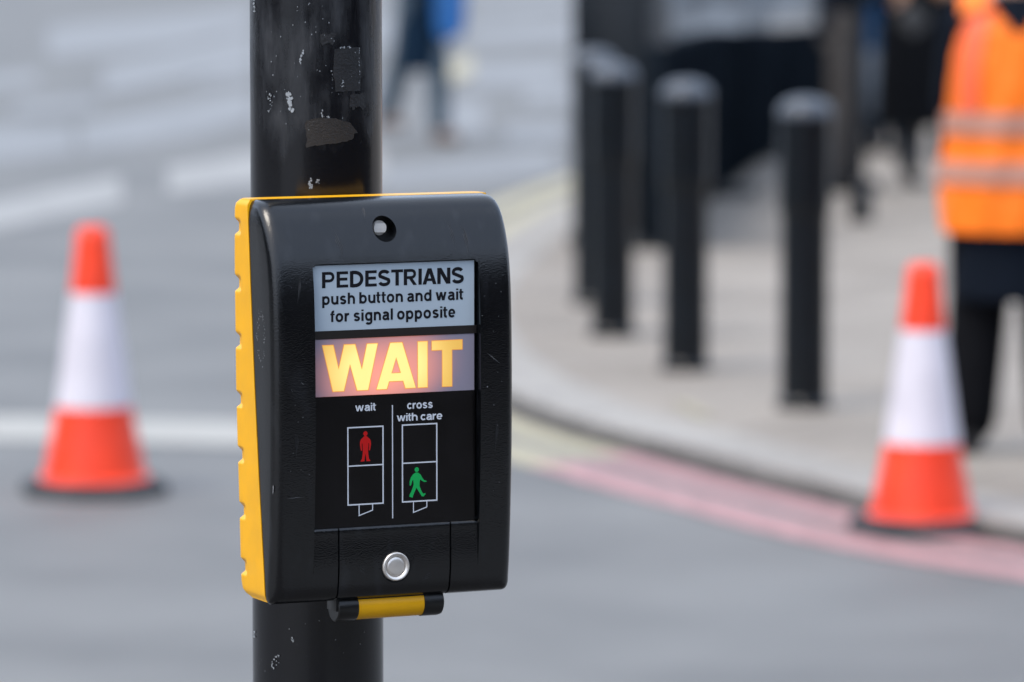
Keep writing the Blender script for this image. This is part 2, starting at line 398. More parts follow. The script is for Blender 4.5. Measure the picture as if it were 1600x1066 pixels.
chips(427, 158, 4.5, 16, 16, 1.1); chips(509, 174, 1.4, 5, 7, 1.3); chips(515, 180, 8, 1, 8, .9); chips(565, 100, .8, 30, 22, .7)
chips(491, 283, 4, 8, 16, 1.5); chips(502, 280, 3, 3, 9, 1.2); chips(545, 72, 12, 1.3, 12, 1); chips(539, 128, 4, 5, 12, .8)
chips(524, 125, .7, 18, 10, .6); chips(490, 100, 90, 110, 40, .8); chips(402, 10, 2, 14, 10, 1.2); chips(460, 1002, 1.8, 3.5, 6, 1.3); chips(397, 1003, .8, 6, 5, 1.2)
chips(432, 1040, 6, 12, 16, 1.0, -.45); chips(500, 1000, 80, 40, 10, .6)
build('paint_chips', bm, M['chip'], pole)

# ------------------------------------------------------------------ push button unit
ZB = 1.165
TH = R(25)
unit = empty('push_button_unit', (PX, PY, ZB), TH)
tag(unit, 'black and yellow push button unit with lit WAIT panel on the black pole', 'push button unit')
mm = .001
def UP(X, d, z): return Vector((X * mm, -d * mm, z * mm - ZB))   # X across, d out from the pole axis, z height in mm

Btab = [(1165, 150.5), (1188, 148), (1268, 137.6), (1348, 128.6), (1429, 121), (1503, 114.8)]
PROF = [(1164.2, 148), (1164.5, 154), (1166, 158.5), (1168.5, 161.6), (1172, 163.6), (1180, 165.0), (1190, 166.3), (1205, 167.6), (1215, 168.3), (1222, 168.8),
        (1224.6, 168.95), (1225.6, 169.0), (1226.4, 169.05), (1227.2, 169.1), (1227.8, 169.15), (1230, 169.3), (1245, 170.1), (1266, 171.2), (1290, 172.0), (1321, 172.5), (1355, 172.5),
        (1387, 172.0), (1405, 171.4), (1425, 170.2), (1436, 169.0), (1447, 167.3), (1455, 165.6), (1462, 163.6), (1469, 161.0), (1475, 158.4), (1480, 155.8), (1485, 152.8),
        (1489, 150.2), (1492.5, 147.4), (1495.5, 144.6), (1498, 141.8), (1500, 138.8), (1501.4, 135.4), (1502.2, 131.5), (1502.7, 126.0), (1502.9, 120.0), (1503.0, 116.5)]
Wtab = [(1164.2, 105), (1164.5, 107.4), (1166, 109.2), (1168.5, 110.3), (1172, 111), (1485, 111), (1492.5, 110.4), (1498, 109.2), (1501.5, 107.2), (1503, 104)]
xs = set()
for i in range(27): xs.add(round(-100 + 200 * i / 26, 2))
for e in (-74, 78): xs.update([e - .5, e - .15, e + .15, e + .6, e + 1.2, e - 1.2])
for g in (-51.0, 52.2): xs.update([g - .9, g - .45, g, g + .45, g + .9])
xs = sorted(xs)
def front_off(X, z):
    o_ = 0.0
    if 1160 < z < 1227.9 and -74 <= X <= 78:
        k = sstep(1186, 1224, z) * 2.6
        t = max(0, (z - 1224.4)) / 3.4
        o_ += k + 2.4 * (1 - math.sqrt(max(0, 1 - min(1, t) ** 2)))
        for g in (-51.0, 52.2):
            if abs(X - g) < .6: o_ += 1.8
    return o_
bm = bmesh.new(); rows = []
for z, D in PROF:
    B = interp(Btab, z); W_ = interp(Wtab, z); r = min(10.5, max(.3, (D - B) * .7)); sx = W_ / 111.0
    L_ = [(-W_, B), (-W_, B + (D - r - B) * .5), (-W_, D - r)]
    for k in range(1, 7):
        a = math.pi / 2 * k / 7; L_.append((-W_ + r - r * math.cos(a), D - r + r * math.sin(a)))
    mid = []
    for X in xs:
        if z < 1229 or z > 1447 or True:
            XX = max(-W_ + r, min(W_ - r, X * (1 if abs(X) < 90 else sx)))
            mid.append((XX, D - front_off(X, z) + .5 * (1 - (X / 100) ** 2)))
    # keep strictly increasing
    for k in range(len(mid)):
        if abs(xs[k]) > 95: mid[k] = (math.copysign((W_ - r) * (abs(xs[k]) / 100.0), xs[k]), mid[k][1])
    Rr = [(-x, d) for x, d in L_][::-1]
    rows.append([bm.verts.new(UP(x, d, z)) for x, d in L_ + mid + Rr])
for A, B_ in zip(rows, rows[1:]):
    for i in range(len(A) - 1): bm.faces.new((A[i], A[i + 1], B_[i + 1], B_[i]))
    bm.faces.new((A[-1], A[0], B_[0], B_[-1]))
bm.faces.new(rows[0][::-1]); bm.faces.new(rows[-1])
bmesh.ops.triangulate(bm, faces=[f for f in bm.faces if len(f.verts) > 4])
case = build('front_cover', bm, M['case'], None)
def cut(target, bm_cut):
    bmesh.ops.recalc_face_normals(bm_cut, faces=bm_cut.faces)
    me = bpy.data.meshes.new('cutter'); bm_cut.to_mesh(me); bm_cut.free(); c = bpy.data.objects.new('cutter', me); COL.objects.link(c)
    md = target.modifiers.new('b', 'BOOLEAN'); md.operation = 'DIFFERENCE'; md.object = c; md.solver = 'EXACT'
    dg = bpy.context.evaluated_depsgraph_get(); dg.update()
    nm = bpy.data.meshes.new_from_object(target.evaluated_get(dg)); old = target.data
    target.modifiers.clear(); target.data = nm; bpy.data.meshes.remove(old); bpy.data.objects.remove(c); bpy.data.meshes.remove(me)
def mbox(x0, x1, d0, d1, z0, z1, b=0):
    bm = bmesh.new(); p0 = UP(x0, d0, z0); p1 = UP(x1, d1, z1); c = (p0 + p1) / 2; s = p1 - p0
    box(bm, c, (abs(s.x), abs(s.y), abs(s.z)))
    if b: bevel_all(bm, b * mm)
    return bm
def front_m(X, d, z):   # lathe axis +Z turned to point outwards (local -Y)
    return Matrix.Translation(UP(X, d, z)) @ Matrix.Rotation(R(90), 4, 'X')
cb = mbox(-74, 78, 160.5, 185, 1227.6, 1450.5)
bmesh.ops.bevel(cb, geom=[e for e in cb.edges if abs(e.verts[0].co.y - e.verts[1].co.y) > .01], offset=.0022, segments=3, affect='EDGES')
cut(case, cb)
def cyl(X, z, r, d0, d1, seg=48, sx=1.0):
    b_ = bmesh.new(); lathe(b_, [(r * mm, d0 * mm), (r * mm, d1 * mm)], seg, front_m(X, 0, z)); return b_
cut(case, cyl(-4.2, 1478, 10.8, 140.2, 190))
cut(case, cyl(1.6, 1192.1, 14.0, 156, 190))
case.parent = unit
for p in case.data.polygons: p.use_smooth = True
case.data.set_sharp_from_angle(angle=R(38))

# yellow rear housing with seven grip notches down each side
bm = bmesh.new()
back = [(1166, 112), (1168.5, 100.5), (1172, 95.5), (1178, 92.5), (1190, 91.2), (1236, 89.0), (1290, 85.5), (1344, 82.5), (1400, 81.5), (1453, 80.5), (1494, 81.5), (1499, 84), (1502, 88), (1503, 93)]
notch = [1479, 1431, 1382.5, 1332.3, 1285.4, 1238, 1190.6]
zs = {1166, 1167, 1168.5, 1170, 1172, 1175, 1178, 1182, 1494, 1497, 1499, 1501, 1502, 1502.6, 1503.2}
for i in range(60): zs.add(1182 + 312 * i / 59)
for nz in notch: zs.update([nz + k for k in (-8, -7, -6.2, -5.4, -4.6, -4, -3, 0, 2, 3, 4, 5, 6, 7, 8)])
rows = []
for z in sorted(zs):
    B = interp(Btab, z) + .3; b0 = interp(back, z); W_ = 111.6 - 2.6 * sstep(1498, 1503.2, z) - 2 * sstep(1172, 1166, z)
    dep = 0
    for nz in notch:
        dz = z - nz
        dep = max(dep, sstep(-7.6, -3.4, dz) * (1 - sstep(2.4, 8.0, dz)))
    half = []
    path = [(W_, B), (W_, B - 3), (W_, b0 + 21), (W_, b0 + 18.5), (W_, b0 + 16.5), (W_, b0 + 14), (W_, b0 + 10)]
    rr = 7.0
    for k in range(0, 7):
        a = math.pi / 2 * k / 6; path.append((W_ - rr + rr * math.cos(a), b0 + rr - rr * math.sin(a)))
    path.append((W_ - 18, b0)); 
    for x, d in path:
        if d > B: d = B
        k = dep * (1 - sstep(b0 + 13.5, b0 + 19.5, d))
        half.append((x - 3.4 * k, d + 2.6 * k * (1 - sstep(b0 + 2, b0 + 9, d))))
    full = [(-x, d) for x, d in half] + half[::-1]
    rows.append([bm.verts.new(UP(x, d, z)) for x, d in full])
for A, B_ in zip(rows, rows[1:]):
    for i in range(len(A)): j = (i + 1) % len(A); bm.faces.new((A[i], A[j], B_[j], B_[i]))
bm.faces.new(rows[0][::-1]); bm.faces.new(rows[-1])
build('rear_housing', bm, M['yellow'], unit, 42)
bm = mbox(-30, 30, 50, 84, 1200, 1470, 2); build('mounting_bracket', bm, M['black_metal'], unit, 30)

# screw hole and screw
bm = bmesh.new(); lathe(bm, [(0, 0), (6.4 * mm, 0), (6.4 * mm, 6.6 * mm), (5.9 * mm, 7.0 * mm), (0, 7.1 * mm)], 40, front_m(-4.6, 140.2, 1478.2))
scr = build('cover_screw', bm, M['steel_dark'], unit, 35)
bm = bmesh.new()
vs = [(6.0 * math.cos(R(a)), 6.0 * math.sin(R(a))) for a in list(range(-41, 42, 9)) + list(range(139, 222, 9))]
bot = [bm.verts.new(UP(-4.6 + x, 147.0, 1478.2 + z)) for x, z in vs]; top = [bm.verts.new(UP(-4.6 + x * .96, 149.2, 1478.2 + z * .96)) for x, z in vs]
bm.faces.new(top); bm.faces.new(bot[::-1])
for q in range(len(vs)): bm.faces.new((bot[q], bot[(q + 1) % len(vs)], top[(q + 1) % len(vs)], top[q]))
build('screw_head', bm, mat('bright_steel', (.92, .90, .86), .35, metal=.4, var=.06, vscale=300), scr, 30)

# push button: collar, ring, domed centre
btn = empty('push_button'); btn.parent = unit
bm = bmesh.new(); lathe(bm, [(13.9 * mm, 0), (13.9 * mm, 10.3 * mm), (13.2 * mm, 10.5 * mm), (13.0 * mm, 6 * mm), (0, 6 * mm)], 56, front_m(1.6, 156.2, 1192.1))
build('socket', bm, M['seam'], btn, 35)
bm = bmesh.new(); lathe(bm, [(12.4 * mm, 0), (12.4 * mm, 5.2 * mm), (12.2 * mm, 6.2 * mm), (11.5 * mm, 7.0 * mm), (10.7 * mm, 7.0 * mm), (9.3 * mm, 5.6 * mm), (8.7 * mm, 5.1 * mm), (8.5 * mm, 4.0 * mm), (0, 4.0 * mm)], 64, front_m(1.6, 161.5, 1192.1))
build('ring', bm, M['steel'], btn, 50)
bm = bmesh.new(); lathe(bm, [(8.3 * mm, 0), (8.3 * mm, 1.3 * mm), (7.9 * mm, 1.9 * mm), (6 * mm, 2.35 * mm), (3 * mm, 2.65 * mm), (0, 2.75 * mm)], 64, front_m(1.6, 165.2, 1192.1))
build('button_face', bm, M['steel'], btn, 50)

# tactile roller under the unit
rol = empty('tactile_roller'); rol.parent = unit
def xlathe(prof, X0, d, z, seg=48):
    b_ = bmesh.new(); lathe(b_, [(r * mm, x * mm) for r, x in prof], seg, Matrix.Translation(UP(X0, d, z)) @ Matrix.Rotation(R(90), 4, 'Y')); return b_
RD, RZ = 146.5, 1157.6
build('end_cap', xlathe([(11.2, 0), (12.3, .8), (12.3, 18), (11.9, 18.8), (9, 18.8)], -47.5, RD, RZ), M['case_smooth'], rol, 35)
build('roller', xlathe([(9, -3), (11.6, -2.8), (11.6, 61.5), (9, 61.8)], -29.5, RD, RZ), M['yellow'], rol, 35)
build('end_cap', xlathe([(9, 0), (12.2, .2), (12.3, 15), (11.6, 18), (10, 19), (7.4, 20), (3.5, 20.5), (0, 20.6)], 32.0, RD, RZ), M['case_smooth'], rol, 35)
build('roller_hanger', mbox(-49, 50, 136, 156, 1155, 1168, .5), M['case_smooth'], rol, 30)

# ---------------- display panel and its printing
DP = 164.3
def plate(name, x0, x1, z0, z1, m, d1=DP, d0=160.6, parent=unit):
    return build(name, mbox(x0, x1, d0, d1, z0, z1), m, parent)
M['label_plate'] = mat('pale_sign_plate', (.42, .50, .57), .32, var=.03, vscale=30)
M['glass_black'] = mat('black_display_panel', (.004, .0035, .004), .2, spec=.4, var=.25, vscale=30, rvar=.04)
M['edge_dark'] = mat('panel_gap_plastic', (.012, .009, .008), .4)
disp = plate('display_panel', -73.8, 76.2, 1227.7, 1338.7, M['glass_black'])
instr = plate('instruction_plate', -73.8, 75.6, 1394.3, 1449.4, M['label_plate'])
plate('divider_bar', -73.8, 77.6, 1387.3, 1394.1, M['edge_dark'], DP + .4)

wp = bpy.data.materials.new('backlit_wait_plate'); wp.use_nodes = True; t = wp.node_tree; b = t.nodes['Principled BSDF']
b.inputs['Base Color'].default_value = (.27, .25, .32, 1); b.inputs['Roughness'].default_value = .35
def lamp_field(t, centres):
    """sum of soft round hot spots: the lamps that sit behind the plate"""
    tc = t.nodes.new('ShaderNodeTexCoord'); acc = None
    for (X, z, rx, rz, k) in centres:
        mp = t.nodes.new('ShaderNodeMapping'); mp.vector_type = 'POINT'
        mp.inputs['Location'].default_value = (-X * mm / (rx * mm), 0, -(z * mm - ZB) / (rz * mm)); mp.inputs['Scale'].default_value = (1 / (rx * mm), 0, 1 / (rz * mm))
        t.links.new(tc.outputs['Object'], mp.inputs[0])
        ln = t.nodes.new('ShaderNodeVectorMath'); ln.operation = 'LENGTH'; t.links.new(mp.outputs[0], ln.inputs[0])
        mr = t.nodes.new('ShaderNodeMapRange'); mr.interpolation_type = 'SMOOTHERSTEP'; mr.inputs[1].default_value = 0; mr.inputs[2].default_value = 1.0; mr.inputs[3].default_value = k; mr.inputs[4].default_value = 0
        t.links.new(ln.outputs['Value'], mr.inputs[0])
        if acc is None: acc = mr.outputs[0]
        else:
            ad = t.nodes.new('ShaderNodeMath'); ad.operation = 'ADD'; t.links.new(acc, ad.inputs[0]); t.links.new(mr.outputs[0], ad.inputs[1]); acc = ad.outputs[0]
    return acc
fld = lamp_field(t, [(-32, 1356, 58, 52, .8), (6, 1362, 58, 54, .9), (30, 1364, 46, 40, .35), (-10, 1345, 70, 26, .3)])
b.inputs['Emission Color'].default_value = (1.0, .24, .055, 1); t.links.new(fld, b.inputs['Emission Strength'])
mul = t.nodes.new('ShaderNodeMath'); mul.operation = 'MULTIPLY'; mul.inputs[1].default_value = .30; t.links.new(fld, mul.inputs[0]); t.links.new(mul.outputs[0], b.inputs['Emission Strength'])
wl = bpy.data.materials.new('backlit_wait_letters'); wl.use_nodes = True; t = wl.node_tree; b = t.nodes['Principled BSDF']
b.inputs['Base Color'].default_value = (.55, .42, .12, 1); b.inputs['Roughness'].default_value = .35
fld = lamp_field(t, [(-34, 1358, 60, 60, .8), (4, 1362, 62, 62, .9), (34, 1366, 38, 50, .25)])
cr = t.nodes.new('ShaderNodeValToRGB'); cr.color_ramp.elements[0].color = (1.0, .46, .03, 1); cr.color_ramp.elements[1].color = (1.0, .74, .27, 1); cr.color_ramp.elements[1].position = .9
t.links.new(fld, cr.inputs[0]); t.links.new(cr.outputs[0], b.inputs['Emission Color'])
mr = t.nodes.new('ShaderNodeMapRange'); mr.inputs[3].default_value = .24; mr.inputs[4].default_value = .46; t.links.new(fld, mr.inputs[0]); t.links.new(mr.outputs[0], b.inputs['Emission Strength'])
waitp = plate('wait_panel', -73.8, 75.6, 1338.9, 1387.1, wp)

class Ink:
    """flat printing built from strokes; every stroke sits a hair above the last so none share a plane"""
    def __init__(s, d=DP + .12): s.bm = bmesh.new(); s.d = d; s.k = 0
    def poly(s, pts):
        s.k += 1; d = s.d + .0015 * s.k
        vs = [s.bm.verts.new(UP(x, d, z)) for x, z in pts]; s.bm.faces.new(vs)
    def ribbon(s, pts, t_, closed=False):
        s.k += 1; d = s.d + .0015 * s.k; n = len(pts); A = []; Bv = []
        for i, p in enumerate(pts):
            pa = pts[i - 1] if (i > 0 or closed) else p; pb = pts[(i + 1) % n] if (i < n - 1 or closed) else p
            d1 = Vector((p[0] - pa[0], p[1] - pa[1])); d2 = Vector((pb[0] - p[0], pb[1] - p[1]))
            if d1.length < 1e-9: d1 = d2
            if d2.length < 1e-9: d2 = d1
            d1.normalize(); d2.normalize(); m_ = (d1 + d2)
            m_ = m_.normalized() if m_.length > 1e-6 else d1
            nx, nz = -m_.y, m_.x; c = max(.5, m_.dot(d1)); h = t_ / 2 / c
            A.append(s.bm.verts.new(UP(p[0] + nx * h, d, p[1] + nz * h))); Bv.append(s.bm.verts.new(UP(p[0] - nx * h, d, p[1] - nz * h)))
        for i in range(n if closed else n - 1): j = (i + 1) % n; s.bm.faces.new((A[i], A[j], Bv[j], Bv[i]))
    def hq(s, x0, z0, x1, z1, tw): s.poly([(x0 - tw / 2, z0), (x0 + tw / 2, z0), (x1 + tw / 2, z1), (x1 - tw / 2, z1)])
    def done(s, name, m, parent):
        o = build(name, s.bm, m, parent, norm=False)
        return o
def arc(cx, cy, rx, ry, a0, a1, n=18):
    q = lambda v: math.copysign(abs(v) ** .93, v) if abs(v) > 1e-9 else 0.0
    return [(cx + rx * q(math.cos(R(a0 + (a1 - a0) * i / n))), cy + ry * q(math.sin(R(a0 + (a1 - a0) * i / n)))) for i in range(n + 1)]

def glyph(ink, ch, x, y, cap, xh, t_, wf):
    """draws one letter, returns its advance width; cap / xh heights in mm, t_ stem, wf width factor"""
    h = t_ / 2; tb = t_ * .78; hb = tb / 2
    def RB(pts, th=None): ink.ribbon([(x + a, y + b_) for a, b_ in pts], th or t_)
    H = cap; X = xh
    if ch in 'PR':
        W_ = H * .66 * wf; yb = H * (.44 if ch == 'P' else .47); ry = (H - hb - yb) / 2; cy_ = yb + ry; rx = min(ry * 1.1, W_ * .45)
        RB([(h, 0), (h, H)]); RB([(h, H - hb), (W_ - h - rx, H - hb)] + arc(W_ - h - rx, cy_, rx, ry, 90, -90)[1:] + [(h, yb)], tb)
        if ch == 'R': ink.hq(x + W_ * .50, y + yb, x + W_ - h * .8, y, t_ * 1.08); W_ += .02 * H
        return W_
    if ch == 'E':
        W_ = H * .60 * wf; RB([(h, 0), (h, H)])
        for yy, f in ((hb, 1), (H * .52, .93), (H - hb, .99)): RB([(h, yy), (W_ * f, yy)], tb)
        return W_
    if ch == 'D':
        W_ = H * .70 * wf; RB([(h, 0), (h, H)]); ry = (H - tb) / 2; rx = W_ * .55
        RB([(h, H - hb), (W_ - h - rx, H - hb)] + arc(W_ - h - rx, H / 2, rx, ry, 90, -90, 26)[1:] + [(h, hb)], t_ * .96); return W_
    if ch == 'T':
        W_ = H * .62 * wf; RB([(0, H - hb), (W_, H - hb)], tb); RB([(W_ / 2, 0), (W_ / 2, H)]); return W_
    if ch == 'I': RB([(h, 0), (h, H)]); return t_
    if ch == 'A':
        W_ = H * .74 * wf; tw = t_ * 1.08; ink.hq(x + tw / 2, y, x + W_ / 2 - tw * .04, y + H, tw); ink.hq(x + W_ - tw / 2, y, x + W_ / 2 + tw * .04, y + H, tw)
        RB([(W_ * .22, H * .29), (W_ * .78, H * .29)], tb * .9); return W_
    if ch == 'N':
        W_ = H * .69 * wf; RB([(h, 0), (h, H)]); RB([(W_ - h, 0), (W_ - h, H)]); ink.hq(x + W_ - t_ * .62, y, x + t_ * .62, y + H, t_ * 1.22); return W_
    if ch in 'Ss':
        hh = H if ch == 'S' else X; W_ = hh * (.66 if ch == 'S' else .84) * wf; e = hb * (1 if ch == 'S' else .95)
        ry = (hh - 2 * e) / 4; rx = W_ / 2 - h; cx_ = W_ / 2
        top = arc(cx_, hh - e - ry, rx * .93, ry, 22, 90, 8) + arc(cx_, hh - e - ry, rx * .95, ry, 90, 205, 12)[1:]
        bot = arc(cx_, e + ry, rx, ry, 25, -90, 12) + arc(cx_, e + ry, rx, ry, -90, -162, 8)[1:]
        RB(top + bot, t_ * .90); return W_
    # ---- lower case
    def bowl(W_, x0=0.0, th=None): ink.ribbon([(x + x0 + a, y + b_) for a, b_ in arc(W_ / 2, X / 2, W_ / 2 - h, X / 2 - hb * .95, 0, 360, 32)[:-1]], th or t_ * .96, closed=True)
    if ch == 'o': W_ = X * .98 * wf; bowl(W_); return W_
    if ch in 'bpdqg':
        W_ = X * .96 * wf; bowl(W_)
        sx_ = h if ch in 'bp' else W_ - h
        if ch == 'b': RB([(sx_, 0), (sx_, H)])
        if ch == 'd': RB([(sx_, 0), (sx_, H)])
        if ch == 'p': RB([(sx_, -X * .37), (sx_, X)])
        if ch == 'g':
            ry = X * .24; RB([(sx_, X), (sx_, -X * .10)] + arc(W_ / 2 - h * .05, -X * .10, W_ / 2 - h, ry, 0, -90, 10)[1:] + arc(W_ / 2, -X * .10, W_ / 2 - h, ry, -90, -150, 7)[1:], t_ * .94)
        return W_
    if ch in 'nhu':
        W_ = X * .93 * wf; rx = W_ / 2 - h; ry = X * .36
        if ch in 'nh':
            RB([(h, 0), (h, X if ch == 'n' else H)]); RB(arc(W_ / 2, X - hb - ry, rx, ry, 165, 0, 16) + [(W_ - h, 0)], t_ * .97)
        else:
            RB([(W_ - h, 0), (W_ - h, X)]); RB([(h, X)] + arc(W_ / 2, hb + ry, rx, ry, 180, 345, 16), t_ * .97)
        return W_
    if ch == 'r': W_ = X * .62 * wf; RB([(h, 0), (h, X)]); RB(arc(W_ * .98, X * .52, W_ * .98 - h, X * .48 - hb, 165, 92, 10), t_ * .95); return W_ * .98
    if ch == 'i': RB([(h, 0), (h, X)]); RB([(h, H * .86), (h, H)]); return t_
    if ch == 'l': RB([(h, 0), (h, H)]); return t_
    if ch == 't':
        W_ = X * .56 * wf; sx_ = W_ * .42; RB([(sx_, X * 1.28)] + [(sx_, X * .25)] + arc(sx_ + X * .22, X * .25, X * .22, X * .25 - hb, 180, 280, 8), t_ * .96); RB([(0, X - hb * .9), (W_, X - hb * .9)], tb * .85); return W_ * 1.03
    if ch == 'f':
        W_ = X * .56 * wf; sx_ = W_ * .45; RB([(sx_, 0), (sx_, H - X * .26)] + arc(sx_ + X * .23, H - X * .26, X * .23, X * .26 - hb, 180, 85, 8), t_ * .96); RB([(0, X - hb * .9), (W_, X - hb * .9)], tb * .85); return W_ * 1.02
    if ch == 'w':
        W_ = X * 1.40 * wf; tw = t_ * 1.0; q = (W_ - tw) / 4; x0 = tw / 2; c = tw * .05
        ink.hq(x + x0 + q - c, y, x + x0, y + X, tw); ink.hq(x + x0 + q + c, y, x + x0 + 2 * q, y + X, tw * .95)
        ink.hq(x + x0 + 3 * q - c, y, x + x0 + 2 * q, y + X, tw * .95); ink.hq(x + x0 + 3 * q + c, y, x + x0 + 4 * q, y + X, tw); return W_
    if ch == 'a':
        W_ = X * .90 * wf; rx = W_ / 2 - h
        RB(arc(W_ * .48, X * .68, rx * .94, X * .32 - hb, 160, 0, 14) + [(W_ - h * 1.25, h)] + [(W_ - h * .4, 0.02)], t_ * .95)
        ink.ribbon([(x + a, y + b_) for a, b_ in [(W_ - h * 1.3, X * .56), (W_ * .5, X * .53)] + arc(W_ * .42, X * .30, W_ * .42 - h, X * .30 - hb * .8, 95, 270, 14) + arc(W_ * .42, X * .30, W_ * .46 - h, X * .30 - hb * .8, 270, 350, 7)], t_ * .90); return W_
    if ch in 'ec':
        W_ = X * .92 * wf; rx = W_ / 2 - h; ry = X / 2 - hb * .95
        if ch == 'e': RB(arc(W_ / 2, X / 2, rx, ry, 0, 322, 30), t_ * .94); RB([(h, X * .49), (W_ - h * .3, X * .49)], tb * .78)
        else: RB(arc(W_ / 2, X / 2, rx, ry, 42, 318, 26), t_ * .94); W_ *= .93
        return W_
    return 0
def text(ink, s, x0, x1, base, cap, xh, stem, gap=.28, space=1.15):
    """sets s between x0 and x1: the letters' widths are scaled to fill it"""
    import bmesh as _b
    def width(wf):
        tot = 0; tmp = Ink()
        for i, ch in enumerate(s):
            if ch == ' ': tot += xh * .42 * wf * space / 1.15; continue
            tot += glyph(tmp, ch, 0, 0, cap, xh, stem, wf)
            if i < len(s) - 1 and s[i + 1] != ' ': tot += gap * stem * (.38 if s[i + 1] in 'TA' or ch in 'TA' else .6 if s[i + 1] == 'S' else .55 if ch in 'rtf' or s[i + 1] in 'tf' else 1)
            elif i < len(s) - 1: tot += 0
        tmp.bm.free(); return tot
    lo, hi = .4, 2.0
    for _ in range(22):
        m_ = (lo + hi) / 2
        if width(m_) > x1 - x0: hi = m_
        else: lo = m_
    wf = lo; x = x0
    for i, ch in enumerate(s):
        if ch == ' ': x += xh * .42 * wf * space / 1.15; continue
        x += glyph(ink, ch, x, base, cap, xh, stem, wf)
        if i < len(s) - 1 and s[i + 1] != ' ': x += gap * stem * (.38 if s[i + 1] in 'TA' or ch in 'TA' else .6 if s[i + 1] == 'S' else .55 if ch in 'rtf' or s[i + 1] in 'tf' else 1)
k = Ink(); text(k, 'PEDESTRIANS', -64.4, 66.1, 1430.3, 13.6, 9, 3.15, .50); k.done('heading_lettering', M['print_black'], instr)
k = Ink(); text(k, 'push button and wait', -64.3, 65.6, 1416.3, 9.6, 7.15, 2.08, .56, 1.45); text(k, 'for signal opposite', -57, 58, 1401.6, 9.6, 7.15, 2.08, .56, 1.45); k.done('instruction_lettering', M['print_black'], instr)
wo_ = bpy.data.materials.new('backlit_letter_edge'); wo_.use_nodes = True; b = wo_.node_tree.nodes['Principled BSDF']
b.inputs['Base Color'].default_value = (.45, .20, .04, 1); b.inputs['Emission Color'].default_value = (1.0, .36, .04, 1); b.inputs['Emission Strength'].default_value = .30
z0, z1 = 1343.1, 1382
k = Ink(DP + .06); e = .55
k.hq(-49.9, z0 - e, -59.3, z1 + e, 10.8); k.hq(-49.5, z0 - e, -39.6, z1 + e, 10.5); k.hq(-27.9, z0 - e, -39.2, z1 + e, 10.5); k.hq(-27.4, z0 - e, -18.6, z1 + e, 10.8)
k.hq(-10.2, z0 - e, 2.6, z1 + e, 10.6); k.hq(16.5, z0 - e, 4.0, z1 + e, 10.6); k.poly([(-6, 1349), (12.5, 1349), (10.5, 1356.7), (-4, 1356.7)])
k.poly([(23.3 - e, z0 - e), (32.1 + e, z0 - e), (32.1 + e, z1 + e), (23.3 - e, z1 + e)]); k.poly([(36.3 - e, 1374.3 - e), (64.3 + e, 1374.3 - e), (64.3 + e, z1 + e), (36.3 - e, z1 + e)]); k.poly([(46 - e, z0 - e), (54.7 + e, z0 - e), (54.7 + e, 1374.6), (46 - e, 1374.6)])
k.done('wait_letter_edges', wo_, waitp)
k = Ink()
k.hq(-49.9, z0, -59.3, z1, 9.6); k.hq(-49.5, z0, -39.6, z1, 9.3); k.hq(-27.9, z0, -39.2, z1, 9.3); k.hq(-27.4, z0, -18.6, z1, 9.6)
k.hq(-10.2, z0, 2.6, z1, 9.4); k.hq(16.5, z0, 4.0, z1, 9.4); k.poly([(-6, 1349.5), (12.5, 1349.5), (10.5, 1356.2), (-4, 1356.2)])
k.poly([(23.3, z0), (32.1, z0), (32.1, z1), (23.3, z1)]); k.poly([(36.3, 1374.3), (64.3, 1374.3), (64.3, z1), (36.3, z1)]); k.poly([(46, z0), (54.7, z0), (54.7, 1374.6), (46, 1374.6)])
k.done('wait_lettering', wl, waitp)
k = Ink(); text(k, 'wait', -34.5, -15.3, 1325.4, 6.6, 4.95, 1.32, .48); text(k, 'cross', 13.2, 36.9, 1325.3, 6.6, 4.95, 1.32, .48); text(k, 'with care', 3.7, 45.8, 1315.2, 6.6, 4.95, 1.38, .34, 1.3)
k.ribbon([(-.35, 1233), (-.35, 1329.3)], .95)
for x0, x1 in ((-41.3, -9.1), (8.8, 40.6)):
    k.ribbon([(x0, 1246.4), (x1, 1246.4), (x1, 1311.8), (x0, 1311.8)], 1.15, closed=True); k.ribbon([(x0 + .6, 1279.3), (x1 - .6, 1279.3)], 1.1)
    a = x0 + 10.1; k.ribbon([(a, 1246), (a, 1237.0), (a + 12.4, 1241.0), (a + 12.4, 1246)], .85)
k.done('diagram_lines', M['print_white'], disp)
# standing red figure
k = Ink()
k.poly([(-25.2 + 1.95 * math.cos(R(a)), 1306.2 + 2.05 * math.sin(R(a))) for a in range(0, 360, 24)])
cx = -25.2
half = [(0, 1304.3),(1.2,1304.0),(2.6,1302.8),(4.2,1301.4),(5.0,1299.2),(5.1,1297),(4.6,1294),(4.2,1291.9),(3.0,1291.9),(3.3,1294.5),(3.3,1298),(2.75,1298),(2.4,1292),(2.6,1289),(3.2,1285),(4.5,1283),(4.2,1282.7),(.9,1282.7),(.6,1286),(0,1289.3)]
k.poly([(cx + x, z) for x, z in half] + [(cx - x, z) for x, z in half[1:-1]][::-1])
k.done('standing_figure', M['print_red'], disp)
